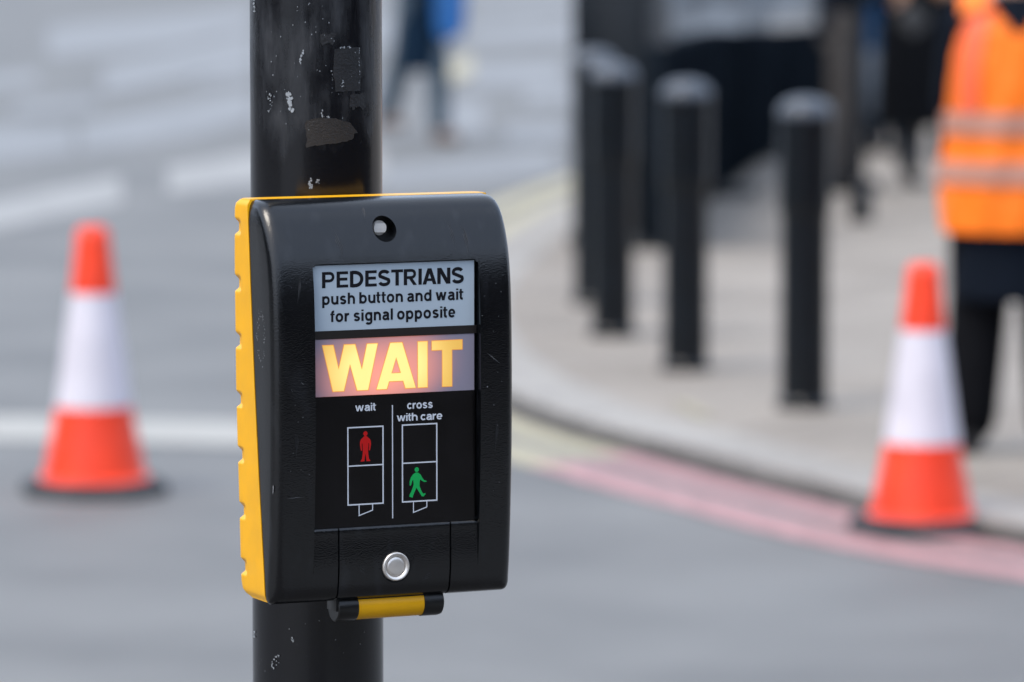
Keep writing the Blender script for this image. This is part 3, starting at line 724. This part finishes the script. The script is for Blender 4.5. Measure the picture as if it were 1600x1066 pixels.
# walking green figure, traced from measured corners
k = Ink()
k.poly([(22.0 + 2.0 * math.cos(R(a)), 1273.3 + 2.15 * math.sin(R(a))) for a in range(0, 360, 24)])
zx = lambda a, b_: (8.8 + (a - 692) * .13195, 1311.8 - (b_ - 257 + (a - 692) * .058) * .1198)
pts = [(785, 590), (765, 605), (750, 628), (742, 655), (742, 680), (748, 686), (756, 672), (760, 650), (768, 645), (770, 680), (758, 715), (742, 750), (740, 762), (752, 768), (764, 770), (764, 762), (774, 735), (790, 700), (808, 728), (826, 758), (838, 762), (854, 745), (852, 737), (838, 742), (826, 722), (812, 690), (812, 660), (816, 640), (832, 652), (846, 658), (862, 655), (862, 650), (846, 646), (832, 630), (820, 606), (802, 592)]
k.poly([zx(a, b_ + 2) for a, b_ in pts][::-1])
k.done('walking_figure', M['print_green'], disp)

# scratches and nicks on the cover
M['scratch'] = mat('pale_scratch', (.30, .31, .33), .6)
bm = bmesh.new()
def nick(X, z, ln, ang, wd=.22):
    p = [(X + ln / 2 * math.cos(R(ang)), z + ln / 2 * math.sin(R(ang))), (X - ln / 2 * math.cos(R(ang)), z - ln / 2 * math.sin(R(ang)))]
    nx, nz = -math.sin(R(ang)) * wd / 2, math.cos(R(ang)) * wd / 2
    vs = [bm.verts.new(UP(x, interp(PROF_T, zz) + .62, zz)) for x, zz in [(p[0][0] + nx * .3, p[0][1] + nz * .3), (X + nx, z + nz), (p[1][0] + nx * .3, p[1][1] + nz * .3), (X - nx, z - nz)]]
    bm.faces.new(vs)
PROF_T = [(z, D) for z, D in PROF]
nick(84, 1342, 1.5, 70, .9)
for i in range(26): nick(random.choice((-1, 1)) * random.uniform(79, 98), random.uniform(1240, 1440), random.uniform(.4, 1.0), random.uniform(0, 180), random.uniform(.2, .5))
nick(90, 1366, 16, -38, .18); nick(-92, 1256, 18, 3, .15); nick(-86, 1352, 5, -40, .16)
build('scratches', bm, M['scratch'], case, norm=False)
M['faint'] = mat('faint_scuff', (.030, .032, .036), .5)
bm = bmesh.new()
for X, z, ln, ang, wd in ((-50, 1468, 34, 105, .6), (-47, 1462, 18, 100, .4), (56, 1470, 30, 102, .5), (68, 1466, 30, 98, .7), (-20, 1490, 9, 95, .5), (-88, 1430, 26, 84, .5), (92, 1300, 30, 88, .4), (-92, 1300, 22, 92, .4), (30, 1180, 14, 20, .4), (-30, 1190, 10, 140, .35)):
    bm = bmesh.new()
    for q in range(3): nick(X + q * .9, z + q * 2, ln * (1 - .25 * q), ang + q, wd)
    build('faint_scuff', bm, M['faint'], case, norm=False)
bm = bmesh.new()
for i in range(70):   # pale rub marks on the left flank
    a = random.uniform(0, 6.28); rr_ = random.gauss(1, .16); z = 1390 + 19 * math.sin(a) * rr_; d = 143 + 8 * math.cos(a) * rr_
    s_ = random.uniform(.15, .5); bm.faces.new([bm.verts.new(UP(-111.12, d + s_ * random.uniform(.5, 1) * math.cos(q), z + 1.8 * s_ * random.uniform(.5, 1) * math.sin(q))) for q in (0, 1.3, 2.5, 3.8, 5)])
for i in range(9):
    bm.faces.new([bm.verts.new(UP(-111.1 + .9, 166.5 + random.uniform(-.8, .8) + .6 * math.cos(q), 1263 + random.uniform(-3, 3) + 1.3 * math.sin(q))) for q in (0, 1.3, 2.5, 3.8, 5)])
build('rub_marks', bm, M['scratch'], case, norm=False)

# ------------------------------------------------------------------ traffic cones
def make_cone():
    root = empty('traffic_cone')
    bm = bmesh.new(); n = 8; 
    lo = [(.2 / math.cos(math.pi / 8) * math.cos(math.pi / 8 + i * math.pi / 4), .2 / math.cos(math.pi / 8) * math.sin(math.pi / 8 + i * math.pi / 4)) for i in range(n)]
    A = [bm.verts.new((x, y, 0.0)) for x, y in lo]; B = [bm.verts.new((x, y, .03)) for x, y in lo]; C_ = [bm.verts.new((x * .84, y * .84, .042)) for x, y in lo]
    for P, Q in ((A, B), (B, C_)):
        for i in range(n): bm.faces.new((P[i], P[(i + 1) % n], Q[(i + 1) % n], Q[i]))
    bm.faces.new(A[::-1]); bm.faces.new(C_); build('base_plate', bm, M['rubber'], root)
    bm = bmesh.new(); lathe(bm, [(.162, .036), (.160, .045), (.146, .055), (.139, .09), (.133, .125), (.124, .165), (.117, .20), (.110, .247), (.105, .250), (.061, .575), (.065, .578), (.055, .66), (.049, .72), (.047, .745), (.041, .758), (.033, .764), (.030, .764), (.029, .70)], 64)
    body = build('cone_body', bm, M['cone'], root, 35)
    bm = bmesh.new(); lathe(bm, [(.1095, .2505), (.0655, .5745)], 64); build('reflective_sleeve', bm, M['cone_white'], root, 35)
    return root
c1 = make_cone(); p = G(148, 770); c1.location = p; c1.rotation_euler.z = R(12)
tag(c1, 'orange and white traffic cone standing on the open road beside the white stop line', 'traffic cone', 'traffic cones on the road')
c2 = copy_tree(c1); p = G(1440, 829); p.z = .005; c2.location = p; c2.scale = (.94, .94, .94); c2.rotation_euler.z = R(31)
tag(c2, 'orange and white traffic cone standing on the red lines by the kerb', 'traffic cone')

# ------------------------------------------------------------------ bollards
def make_bollard():
    root = empty('bollard')
    pr = [(.090, 0), (.090, .02), (.078, .035), (.077, .60), (.079, .625), (.085, .65)]
    z = .655
    while z < .93: pr += [(.088, z), (.088, z + .012), (.083, z + .015), (.083, z + .022)]; z += .025
    pr += [(.088, .932), (.088, .945)]
    bm = bmesh.new(); lathe(bm, pr, 48); build('post', bm, M['iron'], root, 35)
    bm = bmesh.new(); lathe(bm, [(.0885, .9455), (.089, .952), (.089, .960), (.084, .975), (.068, .992), (.042, 1.003), (0, 1.008)], 48); build('cap', bm, M['cap'], root, 40)
    return root
b0 = make_bollard()
blabels = ['farthest black bollard, half hidden by the next bollard before the cabinet',
           'black ribbed bollard standing in front of the dark street cabinet',
           'black ribbed bollard with the near end of the black barrier behind it',
           'black ribbed bollard standing alone nearest the kerb and the orange vest worker']
for i, (x, y, s_) in enumerate([(927, 470, 1.01), (957, 520, 1.01), (1071, 573, 1.0), (1256, 632, .995)]):
    o = b0 if i == 0 else copy_tree(b0); o.location = G(x, y + 4, KH); o.location.z = KH - .003; o.scale = (1, 1, s_)
    tag(o, blabels[i], 'bollard', 'bollards along the kerb'); o.rotation_euler.z = i * .7

# ------------------------------------------------------------------ street cabinet and barriers
cab = empty('street_cabinet', (*G(972, 383, KH)[:2], KH - .003), R(-20))
tag(cab, 'tall near black street cabinet behind the two farthest bollards', 'cabinet')
bm = bmesh.new(); box(bm, (0, .0, .74), (.37, .34, 1.36)); bevel_all(bm, .008); build('cabinet_body', bm, M['black_metal'], cab, 30)
bm = bmesh.new(); box(bm, (0, 0, .03), (.39, .36, .06)); build('plinth', bm, M['rubber'], cab)
bm = bmesh.new(); box(bm, (0, 0, 1.437), (.40, .37, .03)); bevel_all(bm, .006); build('cabinet_roof', bm, M['black_metal'], cab, 30)
dr = bmesh.new(); box(dr, (0, -.176, .74), (.33, .008, 1.26)); bevel_all(dr, .002); door = build('door', dr, M['iron'], cab, 30)
bm = bmesh.new(); box(bm, (.10, -.186, .78), (.016, .012, .10)); bevel_all(bm, .002); build('handle', bm, M['steel_dark'], door)

def panel(name, p0, p1, h0, h1, th, m, label, cat, group=None):
    d = (p1 - p0); L = d.length; a = math.atan2(d.y, d.x)
    root = empty(name, (p0.x, p0.y, KH - .003), a); tag(root, label, cat, group)
    bm = bmesh.new()
    vs = [bm.verts.new(v) for v in [(0, -th / 2, .04), (L, -th / 2, .04), (L, -th / 2, h1), (0, -th / 2, h0), (0, th / 2, .04), (L, th / 2, .04), (L, th / 2, h1), (0, th / 2, h0)]]
    for q in ((0, 1, 2, 3), (5, 4, 7, 6), (4, 0, 3, 7), (1, 5, 6, 2), (3, 2, 6, 7), (4, 5, 1, 0)): bm.faces.new([vs[i] for i in q])
    bevel_all(bm, .008); build('barrier_board', bm, m, root, 30)
    for i in range(1, int(L / .6)):
        bm = bmesh.new(); x = i * .6; hh = h0 + (h1 - h0) * x / L - .04; box(bm, (x, -th / 2 - .009, (.06 + hh) / 2), (.035, .016, hh - .06)); build('rib', bm, m, root)
    for x in (.12, L - .12):
        bm = bmesh.new(); box(bm, (x, 0, .018), (.10, .42, .036)); bevel_all(bm, .005); build('foot', bm, M['rubber'], root)
    return root
q0, q1, q2 = G(1020, 392, KH), G(1118, 304, KH), G(1196, 246, KH); q3 = G(1300, 190, KH)
panel('street_barrier', q0, q1, .93, .88, .10, M['barrier'], 'black solid street barrier beginning beside the dark street cabinet', 'barrier', 'black barriers leading away')
panel('street_barrier', q1 + Vector((.01, .05, 0)), q2, .87, .77, .10, M['barrier'], 'near black solid street barrier in the middle of the row, behind the lone bollard', 'barrier', 'black barriers leading away')
panel('street_barrier', q2 + Vector((.01, .05, 0)), q3, .76, .66, .10, M['barrier'], 'near black solid street barrier at the far end of the row, beside the standing people', 'barrier', 'black barriers leading away')

# pale water-filled barriers beyond
M['pale_plastic'] = mat('pale_grey_plastic', (.11, .13, .155), .5, var=.5, vscale=3)
def water_barrier():
    root = empty('plastic_barrier'); bm = bmesh.new()
    prof = [(-.22, 0), (-.22, .12), (-.10, .28), (-.07, .62), (-.05, .70), (.05, .70), (.07, .62), (.10, .28), (.22, .12), (.22, 0)]
    A = [bm.verts.new((-.5, y, z)) for y, z in prof]; B = [bm.verts.new((.5, y, z)) for y, z in prof]
    for i in range(len(prof)): j = (i + 1) % len(prof); bm.faces.new((A[i], A[j], B[j], B[i]))
    bm.faces.new(A); bm.faces.new(B[::-1]); bevel_all(bm, .02); build('barrier_body', bm, M['pale_plastic'], root, 30)
    bm = bmesh.new(); lathe(bm, [(.05, .69), (.05, .73), (.04, .74)], 20); build('filler_cap', bm, M['rubber'], root, 30)
    return root
wb = water_barrier()
wl_ = ['pale grey plastic road barrier just past the top of the dark street cabinet', 'pale grey plastic road barrier above the middle of the black barrier row', 'pale grey plastic road barrier above the lone bollard', 'pale grey plastic road barrier nearest the person in the blue jacket']
for i, (x, y) in enumerate([(1085, 62), (1150, 54), (1215, 58), (1282, 66)]):
    o = wb if i == 0 else copy_tree(wb); g = G(x, y, 0.0); o.location = (g.x, g.y, 0); o.rotation_euler.z = R([8, -6, 12, -10][i])
    tag(o, wl_[i], 'barrier', 'pale plastic barriers in the distance')

# thin dark post with a heavy foot among the people
sp = empty('sign_post', (*G(1345, 345, KH)[:2], KH - .003)); tag(sp, 'thin dark post with a squat round foot beside the person in brown trousers', 'post')
bm = bmesh.new(); lathe(bm, [(.020, .17), (.020, 2.4), (0, 2.41)], 20); build('post', bm, M['iron'], sp, 30)
bm = bmesh.new(); lathe(bm, [(.060, 0), (.062, .02), (.050, .16), (.030, .19), (.021, .20)], 28); build('post_foot', bm, M['iron'], sp, 30)

# ------------------------------------------------------------------ people
def capsule(bm, p0, r0, p1, r1, seg=14, sc_=(1, 1, 1)):
    p0, p1 = Vector(p0), Vector(p1)
    for p, r in ((p0, r0), (p1, r1)): bmesh.ops.create_icosphere(bm, subdivisions=2, radius=r, matrix=Matrix.Translation(p))
    d = p1 - p0
    if d.length < 1e-5: return
    m = Matrix.Translation((p0 + p1) / 2) @ d.to_track_quat('Z', 'Y').to_matrix().to_4x4()
    bmesh.ops.create_cone(bm, cap_ends=True, segments=seg, radius1=r0, radius2=r1, depth=d.length, matrix=m)
def ellip(bm, c, r, rot=None):
    bmesh.ops.create_icosphere(bm, subdivisions=3, radius=1, matrix=Matrix.Translation(c) @ (rot or Matrix.Identity(4)) @ Matrix.Diagonal((*r, 1)))
def ringloft(bm, rings, seg=32):
    """rings: (z, cx, cy, rx, ry)"""
    prev = None; first = None
    for z, cx_, cy_, rx, ry in rings:
        c = [bm.verts.new((cx_ + rx * math.cos(2 * math.pi * i / seg), cy_ + ry * math.sin(2 * math.pi * i / seg), z)) for i in range(seg)]
        if prev:
            for i in range(seg): bm.faces.new((prev[i], prev[(i + 1) % seg], c[(i + 1) % seg], c[i]))
        else: first = c
        prev = c
    bm.faces.new(first[::-1]); bm.faces.new(prev)
def fuse(name, bm, m, parent, voxel, smooth=6):
    me = bpy.data.meshes.new(name); bm.to_mesh(me); bm.free(); o = bpy.data.objects.new(name, me); COL.objects.link(o)
    md = o.modifiers.new('r', 'REMESH'); md.mode = 'VOXEL'; md.voxel_size = voxel; md.use_smooth_shade = True
    sm = o.modifiers.new('s', 'SMOOTH'); sm.iterations = smooth; sm.factor = .5
    dg = bpy.context.evaluated_depsgraph_get(); dg.update(); nm = bpy.data.meshes.new_from_object(o.evaluated_get(dg)); nm.name = name
    bpy.data.objects.remove(o); bpy.data.meshes.remove(me)
    for p in nm.polygons: p.use_smooth = True
    return link(name, nm, m, parent)
M['skin'] = mat('skin', (.50, .30, .21), .5, var=.06, vscale=20)
def cloth(name, c, rough=.85): return mat(name, c, rough, spec=.12, var=.18, vscale=9, bump=.5, bscale=30)
def person(loc, rz, height, label, coat, trousers, shoes, hair, stance, hem, arms, extra_group=None, voxel=.009, slim=1.0, legw=1.0):
    """stance: ((foot_x, foot_y, lift), ...) left and right in local metres; faces local -Y"""
    s = height / 1.72
    root = empty('person', loc, rz); tag(root, label, 'person', extra_group)
    hip = .90 * s
    def leg(bm, sx, foot, add, thigh=.082, knee=.054, ank=.040, to=None):
        fx, fy, fl = foot; h0 = Vector((sx * .085 * s, 0, hip)); an = Vector((fx, fy + .02, .085 * s + fl))
        kn = (h0 + an) / 2 + Vector((0, -.035 - .35 * fl, .02)); 
        capsule(bm, h0, (thigh + add) * s * slim, kn, (knee + add) * s); capsule(bm, kn, (knee + add) * s, an if to is None else kn.lerp(an, to), (ank + add) * s)
        return kn, an
    def torso(bm, add, z_lo=None):
        ringloft(bm, [(z_lo or .84 * s, 0, 0, (.150 + add) * s, (.105 + add) * s), (.93 * s, 0, 0, (.165 + add) * s * slim, (.115 + add) * s), (1.06 * s, 0, 0, (.138 + add) * s * slim, (.10 + add) * s),
                      (1.20 * s, 0, 0, (.155 + add) * s * slim, (.112 + add) * s), (1.32 * s, 0, .005, (.165 + add) * s * slim, (.105 + add) * s), (1.40 * s, 0, .012, (.145 + add) * s, (.075 + add) * s), (1.435 * s, 0, .015, (.08 + add) * s, (.055 + add) * s)])
    def arm(bm, k, add, hand_only=False):
        sx = (-1, 1)[k]; sh = Vector((sx * .178 * s * slim, .01, 1.375 * s)); el, wr = [Vector(v) * s for v in arms[k]]
        if not hand_only: capsule(bm, sh, (.052 + add) * s, el, (.040 + add) * s); capsule(bm, el, (.040 + add) * s, wr, (.027 + add) * s)
        return sh, el, wr
    # body: one continuous surface, head with features, hands with five fingers
    bm = bmesh.new(); torso(bm, 0)
    for k in (0, 1):
        kn, an = leg(bm, (-1, 1)[k], stance[k], 0); capsule(bm, an + Vector((0, .015, -.045)) * s, .034 * s, an + Vector((0, -.15, -.052)) * s, .026 * s)
        sh, el, wr = arm(bm, k, 0)
        d = (wr - el).normalized(); side = Vector(((-1, 1)[k] * -1, 0, 0)); side = (side - d * side.dot(d)).normalized(); nrm = d.cross(side).normalized()
        pc = wr + d * .05 * s; fr = Matrix((side, nrm, d)).transposed()
        # palm edge runs along nrm (hand hangs with its back outwards)
        for j, (off, ln) in enumerate(((-.027, .072), (-.009, .080), (.009, .074), (.027, .058))):
            b0_ = wr + d * .088 * s + nrm * off * s; capsule(bm, wr + d * .015 * s + nrm * off * .6 * s, .013 * s, b0_, .0115 * s, 10)
            m1 = b0_ + (d * .90 + side * .25).normalized() * ln * .5 * s; m2 = m1 + (d * .65 + side * .6).normalized() * ln * .5 * s
            capsule(bm, b0_, .0092 * s, m1, .0085 * s, 10); capsule(bm, m1, .0085 * s, m2, .0075 * s, 10)
        t0 = wr + d * .03 * s - nrm * .022 * s; t1 = t0 + (d * .6 - nrm * .6 + side * .35).normalized() * .045 * s; t2 = t1 + (d * .9 + side * .3).normalized() * .032 * s
        capsule(bm, t0, .013 * s, t1, .0105 * s, 10); capsule(bm, t1, .0105 * s, t2, .009 * s, 10)
    capsule(bm, (0, .02 * s, 1.38 * s), .062 * s, (0, .005 * s, 1.52 * s), .054 * s)
    ellip(bm, (0, .008 * s, 1.625 * s), (.074 * s, .094 * s, .094 * s)); ellip(bm, (0, -.018 * s, 1.56 * s), (.056 * s, .066 * s, .066 * s)); ellip(bm, (0, -.052 * s, 1.523 * s), (.026 * s, .022 * s, .018 * s))
    capsule(bm, (0, -.085 * s, 1.612 * s), .009 * s, (0, -.104 * s, 1.580 * s), .013 * s); ellip(bm, (0, -.078 * s, 1.548 * s), (.024 * s, .012 * s, .008 * s))
    for sx in (-1, 1): ellip(bm, (sx * .077 * s, .012 * s, 1.60 * s), (.010 * s, .020 * s, .032 * s)); ellip(bm, (sx * .03 * s, -.082 * s, 1.632 * s), (.02 * s, .012 * s, .008 * s))
    body = fuse('body', bm, M['skin'], root, voxel * .7, 3)
    for sx in (-1, 1):
        b_ = bmesh.new(); bmesh.ops.create_icosphere(b_, subdivisions=2, radius=.0095 * s, matrix=Matrix.Translation((sx * .03 * s, -.086 * s, 1.615 * s))); build('eye', b_, M['print_black'], root, 60)
    bm = bmesh.new(); ellip(bm, (0, .022 * s, 1.648 * s), (.086 * s, .100 * s, .092 * s)); ellip(bm, (0, .065 * s, 1.59 * s), (.072 * s, .05 * s, .085 * s))
    fuse('hair', bm, hair, root, voxel, 2)
    # trousers
    bm = bmesh.new(); ringloft(bm, [(.80 * s, 0, 0, .15 * s, .115 * s), (.90 * s, 0, 0, .175 * s, .125 * s), (1.0 * s, 0, 0, .155 * s, .115 * s)])
    for k in (0, 1):
        kn, an = leg(bm, (-1, 1)[k], stance[k], .018, .086 * legw, .060 * legw, .050 * legw, .93)
    fuse('trousers', bm, trousers, root, voxel)
    # shoes
    for k in (0, 1):
        fx, fy, fl = stance[k]; b_ = bmesh.new()
        capsule(b_, (fx, fy + .05, .045 + fl), .042, (fx, fy - .02, .05 + fl), .045); capsule(b_, (fx, fy - .02, .045 + fl), .044, (fx, fy - .14, .034 + fl), .033); capsule(b_, (fx, fy + .03, .05 + fl), .042, (fx, fy + .02, .11 + fl), .043)
        ob = fuse('shoe', b_, shoes, root, voxel, 3)
        for v in ob.data.vertices:
            if v.co.z < fl + .003: v.co.z = fl + .003
    # coat or jacket
    bm = bmesh.new(); torso(bm, .022, .86 * s)
    if hem < .86 * s: ringloft(bm, [(hem, 0, 0, .20 * s * slim, .15 * s), (.7 * s, 0, 0, .195 * s * slim, .145 * s), (.95 * s, 0, 0, .185 * s * slim, .135 * s)])
    for k in (0, 1): arm(bm, k, .018)
    ringloft(bm, [(1.40 * s, 0, .015, .11 * s, .085 * s), (1.47 * s, 0, .012, .07 * s, .066 * s)])
    fuse('jacket', bm, coat, root, voxel)
    return root
DOWN = lambda x, y=0.0: ((x, y + .02, 1.10), (x * .95, y - .06, .86))
hang = (((-.235, .03, 1.11), (-.235, -.04, .88)), ((.235, .03, 1.11), (.235, -.04, .88)))
front_arms = (((-.215, -.03, 1.12), (-.07, -.25, 1.08)), ((.215, -.03, 1.12), (.07, -.25, 1.10)))
C_navy = cloth('navy_cloth', (.003, .006, .012)); C_black = cloth('black_cloth', (.003, .004, .006)); C_black2 = cloth('black_trouser_cloth', (.003, .0035, .005)); C_blue = cloth('blue_jacket_cloth', (.003, .035, .10))
C_brown = cloth('grey_brown_cloth', (.060, .056, .054)); C_jean = cloth('grey_blue_denim', (.075, .105, .135)); C_dkjean = cloth('dark_denim', (.004, .016, .035)); C_hair = cloth('dark_hair', (.02, .014, .01), .6)
C_shoe = cloth('dark_shoe', (.02, .02, .022), .5); C_tan = cloth('tan_shoe', (.16, .12, .10), .6); C_grey = cloth('grey_trouser_cloth', (.07, .074, .08))

# hi-vis worker, back to the camera
WH = 1.60; wloc = G(1584, 708, KH); wloc.z = KH - .003
worker = person(wloc, R(176), WH, 'person seen from behind in orange high visibility vest over dark jacket', C_navy, C_black2, C_shoe, C_hair,
                ((-.12, .03, 0), (.13, -.03, 0)), .46, (((-.205, -.05, 1.12), (-.05, -.26, 1.10)), ((.205, -.05, 1.12), (.05, -.26, 1.12))), voxel=.008, legw=1.35)
s = WH / 1.72
def vest_material():
    m = mat('orange_high_visibility_fabric', (1.0, .20, .001), .55); t = m.node_tree; b = t.nodes['Principled BSDF']; L = t.links.new
    n = t.nodes.new('ShaderNodeTexNoise'); n.inputs['Scale'].default_value = 9; n.inputs['Detail'].default_value = 3
    tc = t.nodes.new('ShaderNodeTexCoord'); L(tc.outputs['Object'], n.inputs['Vector'])
    bp = t.nodes.new('ShaderNodeBump'); bp.inputs['Strength'].default_value = .6; bp.inputs['Distance'].default_value = .02; L(n.outputs['Fac'], bp.inputs['Height']); L(bp.outputs[0], b.inputs['Normal'])
    return m
M['vest'] = vest_material()
M['tape'] = mat('silver_reflective_tape', (.46, .23, .17), .45, var=.1, vscale=12)
M['tape_edge'] = mat('red_orange_tape', (.90, .13, .045), .5, var=.05, vscale=12)
vz = [(.60, .215, .165), (.70, .222, .170), (.80, .222, .168), (.90, .212, .162), (1.0, .207, .158), (1.10, .211, .158), (1.18, .203, .156), (1.25, .183, .148), (1.30, .160, .130), (1.335, .135, .110)]
def vr(z):
    return interp([(a, b_) for a, b_, c in vz], z), interp([(a, c) for a, b_, c in vz], z)
def vest_shell(z_list, add, a0, a1, seg, th=.006, vneck=False):
    """open shell round the torso between angles a0..a1 (degrees), with thickness"""
    bm = bmesh.new(); rings = []
    for z in z_list:
        rx, ry = vr(z); wob = lambda a: .006 * math.sin(5 * a + z * 9) + .004 * math.sin(11 * a - z * 14)
        rings.append([bm.verts.new(((rx + add + wob(a)) * math.cos(a), (ry + add + wob(a)) * math.sin(a), z)) for a in [R(a0 + (a1 - a0) * i / seg) for i in range(seg + 1)]])
    for A, B in zip(rings, rings[1:]):
        for i in range(seg): bm.faces.new((A[i], A[i + 1], B[i + 1], B[i]))
    bmesh.ops.remove_doubles(bm, verts=bm.verts, dist=1e-5)
    if vneck: bmesh.ops.delete(bm, geom=[f for f in bm.faces if f.calc_center_median().z > 1.245 and abs(f.calc_center_median().x) < (f.calc_center_median().z - 1.24) * .95], context='FACES')
    bmesh.ops.recalc_face_normals(bm, faces=bm.faces)
    r = bmesh.ops.solidify(bm, geom=list(bm.faces), thickness=th)
    return bm
vest = empty('safety_vest'); vest.parent = worker
zl = [.665 + (1.335 - .665) * i / 40 for i in range(41)]
build('vest_body', vest_shell(zl, .0, 0, 360, 96, vneck=True), M['vest'], vest, 60)
for zb in ((.81, .875), (.955, 1.02)): build('reflective_band', vest_shell([zb[0] + (zb[1] - zb[0]) * i / 5 for i in range(6)], .010, 0, 360, 96, .004), M['tape'], vest, 60)
for ac in (-132, -48, 48, 132):
    build('shoulder_band', vest_shell([1.022 + (1.333 - 1.022) * i / 18 for i in range(19)], .010, ac - 11, ac + 11, 8, .004), M['tape_edge'], vest, 60)
for sx in (-1, 1):   # shoulder straps over the top
    bm = bmesh.new(); pts = [(-.105, 1.332), (-.07, 1.372), (-.02, 1.392), (.04, 1.388), (.085, 1.362), (.110, 1.330)]
    A = [bm.verts.new((sx * .085, y, z + .004)) for y, z in pts]; B = [bm.verts.new((sx * .170, y * .95, z - .028 + .004)) for y, z in pts]
    for i in range(len(pts) - 1): bm.faces.new((A[i], A[i + 1], B[i + 1], B[i]))
    bmesh.ops.recalc_face_normals(bm, faces=bm.faces); bmesh.ops.solidify(bm, geom=list(bm.faces), thickness=.006); build('shoulder_strap', bm, M['vest'], vest, 60)

# people in the background
l = G(1312, 300, KH); l.z = KH - .003
person(l, R(95), 1.68, 'person in grey brown trousers and dark jacket standing nearest the black barrier', C_navy, C_brown, C_shoe, C_hair, ((-.05, .06, 0), (.05, -.06, 0)), .84, front_arms, slim=.85)
l = G(1385, 238, KH); l.z = KH - .003
pb = person(l, R(-30), 1.74, 'person in a blue jacket and dark blue trousers standing behind the thin post', C_blue, C_dkjean, C_shoe, C_hair, ((-.10, .05, 0), (.10, -.03, 0)), .30, front_arms, slim=1.3)
l = G(1450, 288, KH); l.z = KH - .003
person(l, R(10), 1.76, 'person in long black coat and grey trousers, nearest the orange vest worker', C_black, C_grey, C_shoe, C_hair, ((-.09, .05, 0), (.10, -.04, 0)), .32, front_arms, slim=1.45)
l = G(1392, 190, KH); l.z = KH - .003
person(l, R(35), 1.78, 'person in black clothes farthest back, behind the blue jacket', C_black, C_black2, C_shoe, C_hair, ((-.10, .05, 0), (.12, -.04, 0)), .5, front_arms, slim=1.5)
# grey bag carried by the person in blue
bagm = mat('grey_blue_bag', (.05, .07, .10), .6, var=.2, vscale=8)
bl = G(1372, 244, KH)
bag = empty('shopping_bag', (bl.x - .01, bl.y - .34, .30)); tag(bag, 'grey blue bag hanging in front of the person in the blue jacket', 'bag')
bm = bmesh.new(); ringloft(bm, [(.0, 0, 0, .10, .06), (.03, 0, 0, .12, .075), (.20, 0, 0, .125, .07), (.36, 0, 0, .11, .045), (.40, 0, 0, .10, .03)]); build('bag_body', bm, bagm, bag, 50)
bm = bmesh.new()
for a, b_ in (((-.06, .39), (-.04, .55)), ((-.04, .55), (.04, .55)), ((.04, .55), (.06, .39))): capsule(bm, (a[0], 0, a[1]), .008, (b_[0], 0, b_[1]), .008, 8)
build('bag_handle', bm, bagm, bag, 50)

l = G(655, 222); 
wk = person((l.x, l.y, 0), R(40), 1.74, 'person in dark navy coat and blue grey jeans walking across the road', C_dkjean, C_jean, C_tan, C_hair, ((-.06, .26, .08), (.06, -.16, 0)), .46, front_arms, slim=.8)
bb = empty('carrier_bag', (l.x + .19, l.y - .05, .74)); tag(bb, 'bright blue bag carried by the person walking across the road', 'bag')
bm = bmesh.new(); ringloft(bm, [(-.06, 0, 0, .06, .05), (0, 0, 0, .11, .07), (.20, 0, 0, .12, .08), (.38, 0, 0, .10, .05)]); build('bag_body', bm, mat('bright_blue_bag', (.03, .17, .48), .5, var=.1, vscale=8), bb, 50)
bm = bmesh.new()
for a, b_ in (((-.06, .37), (-.03, .50)), ((-.03, .50), (.03, .50)), ((.03, .50), (.06, .37))): capsule(bm, (a[0], 0, a[1]), .008, (b_[0], 0, b_[1]), .008, 8)
build('bag_handle', bm, C_blue, bb, 50)
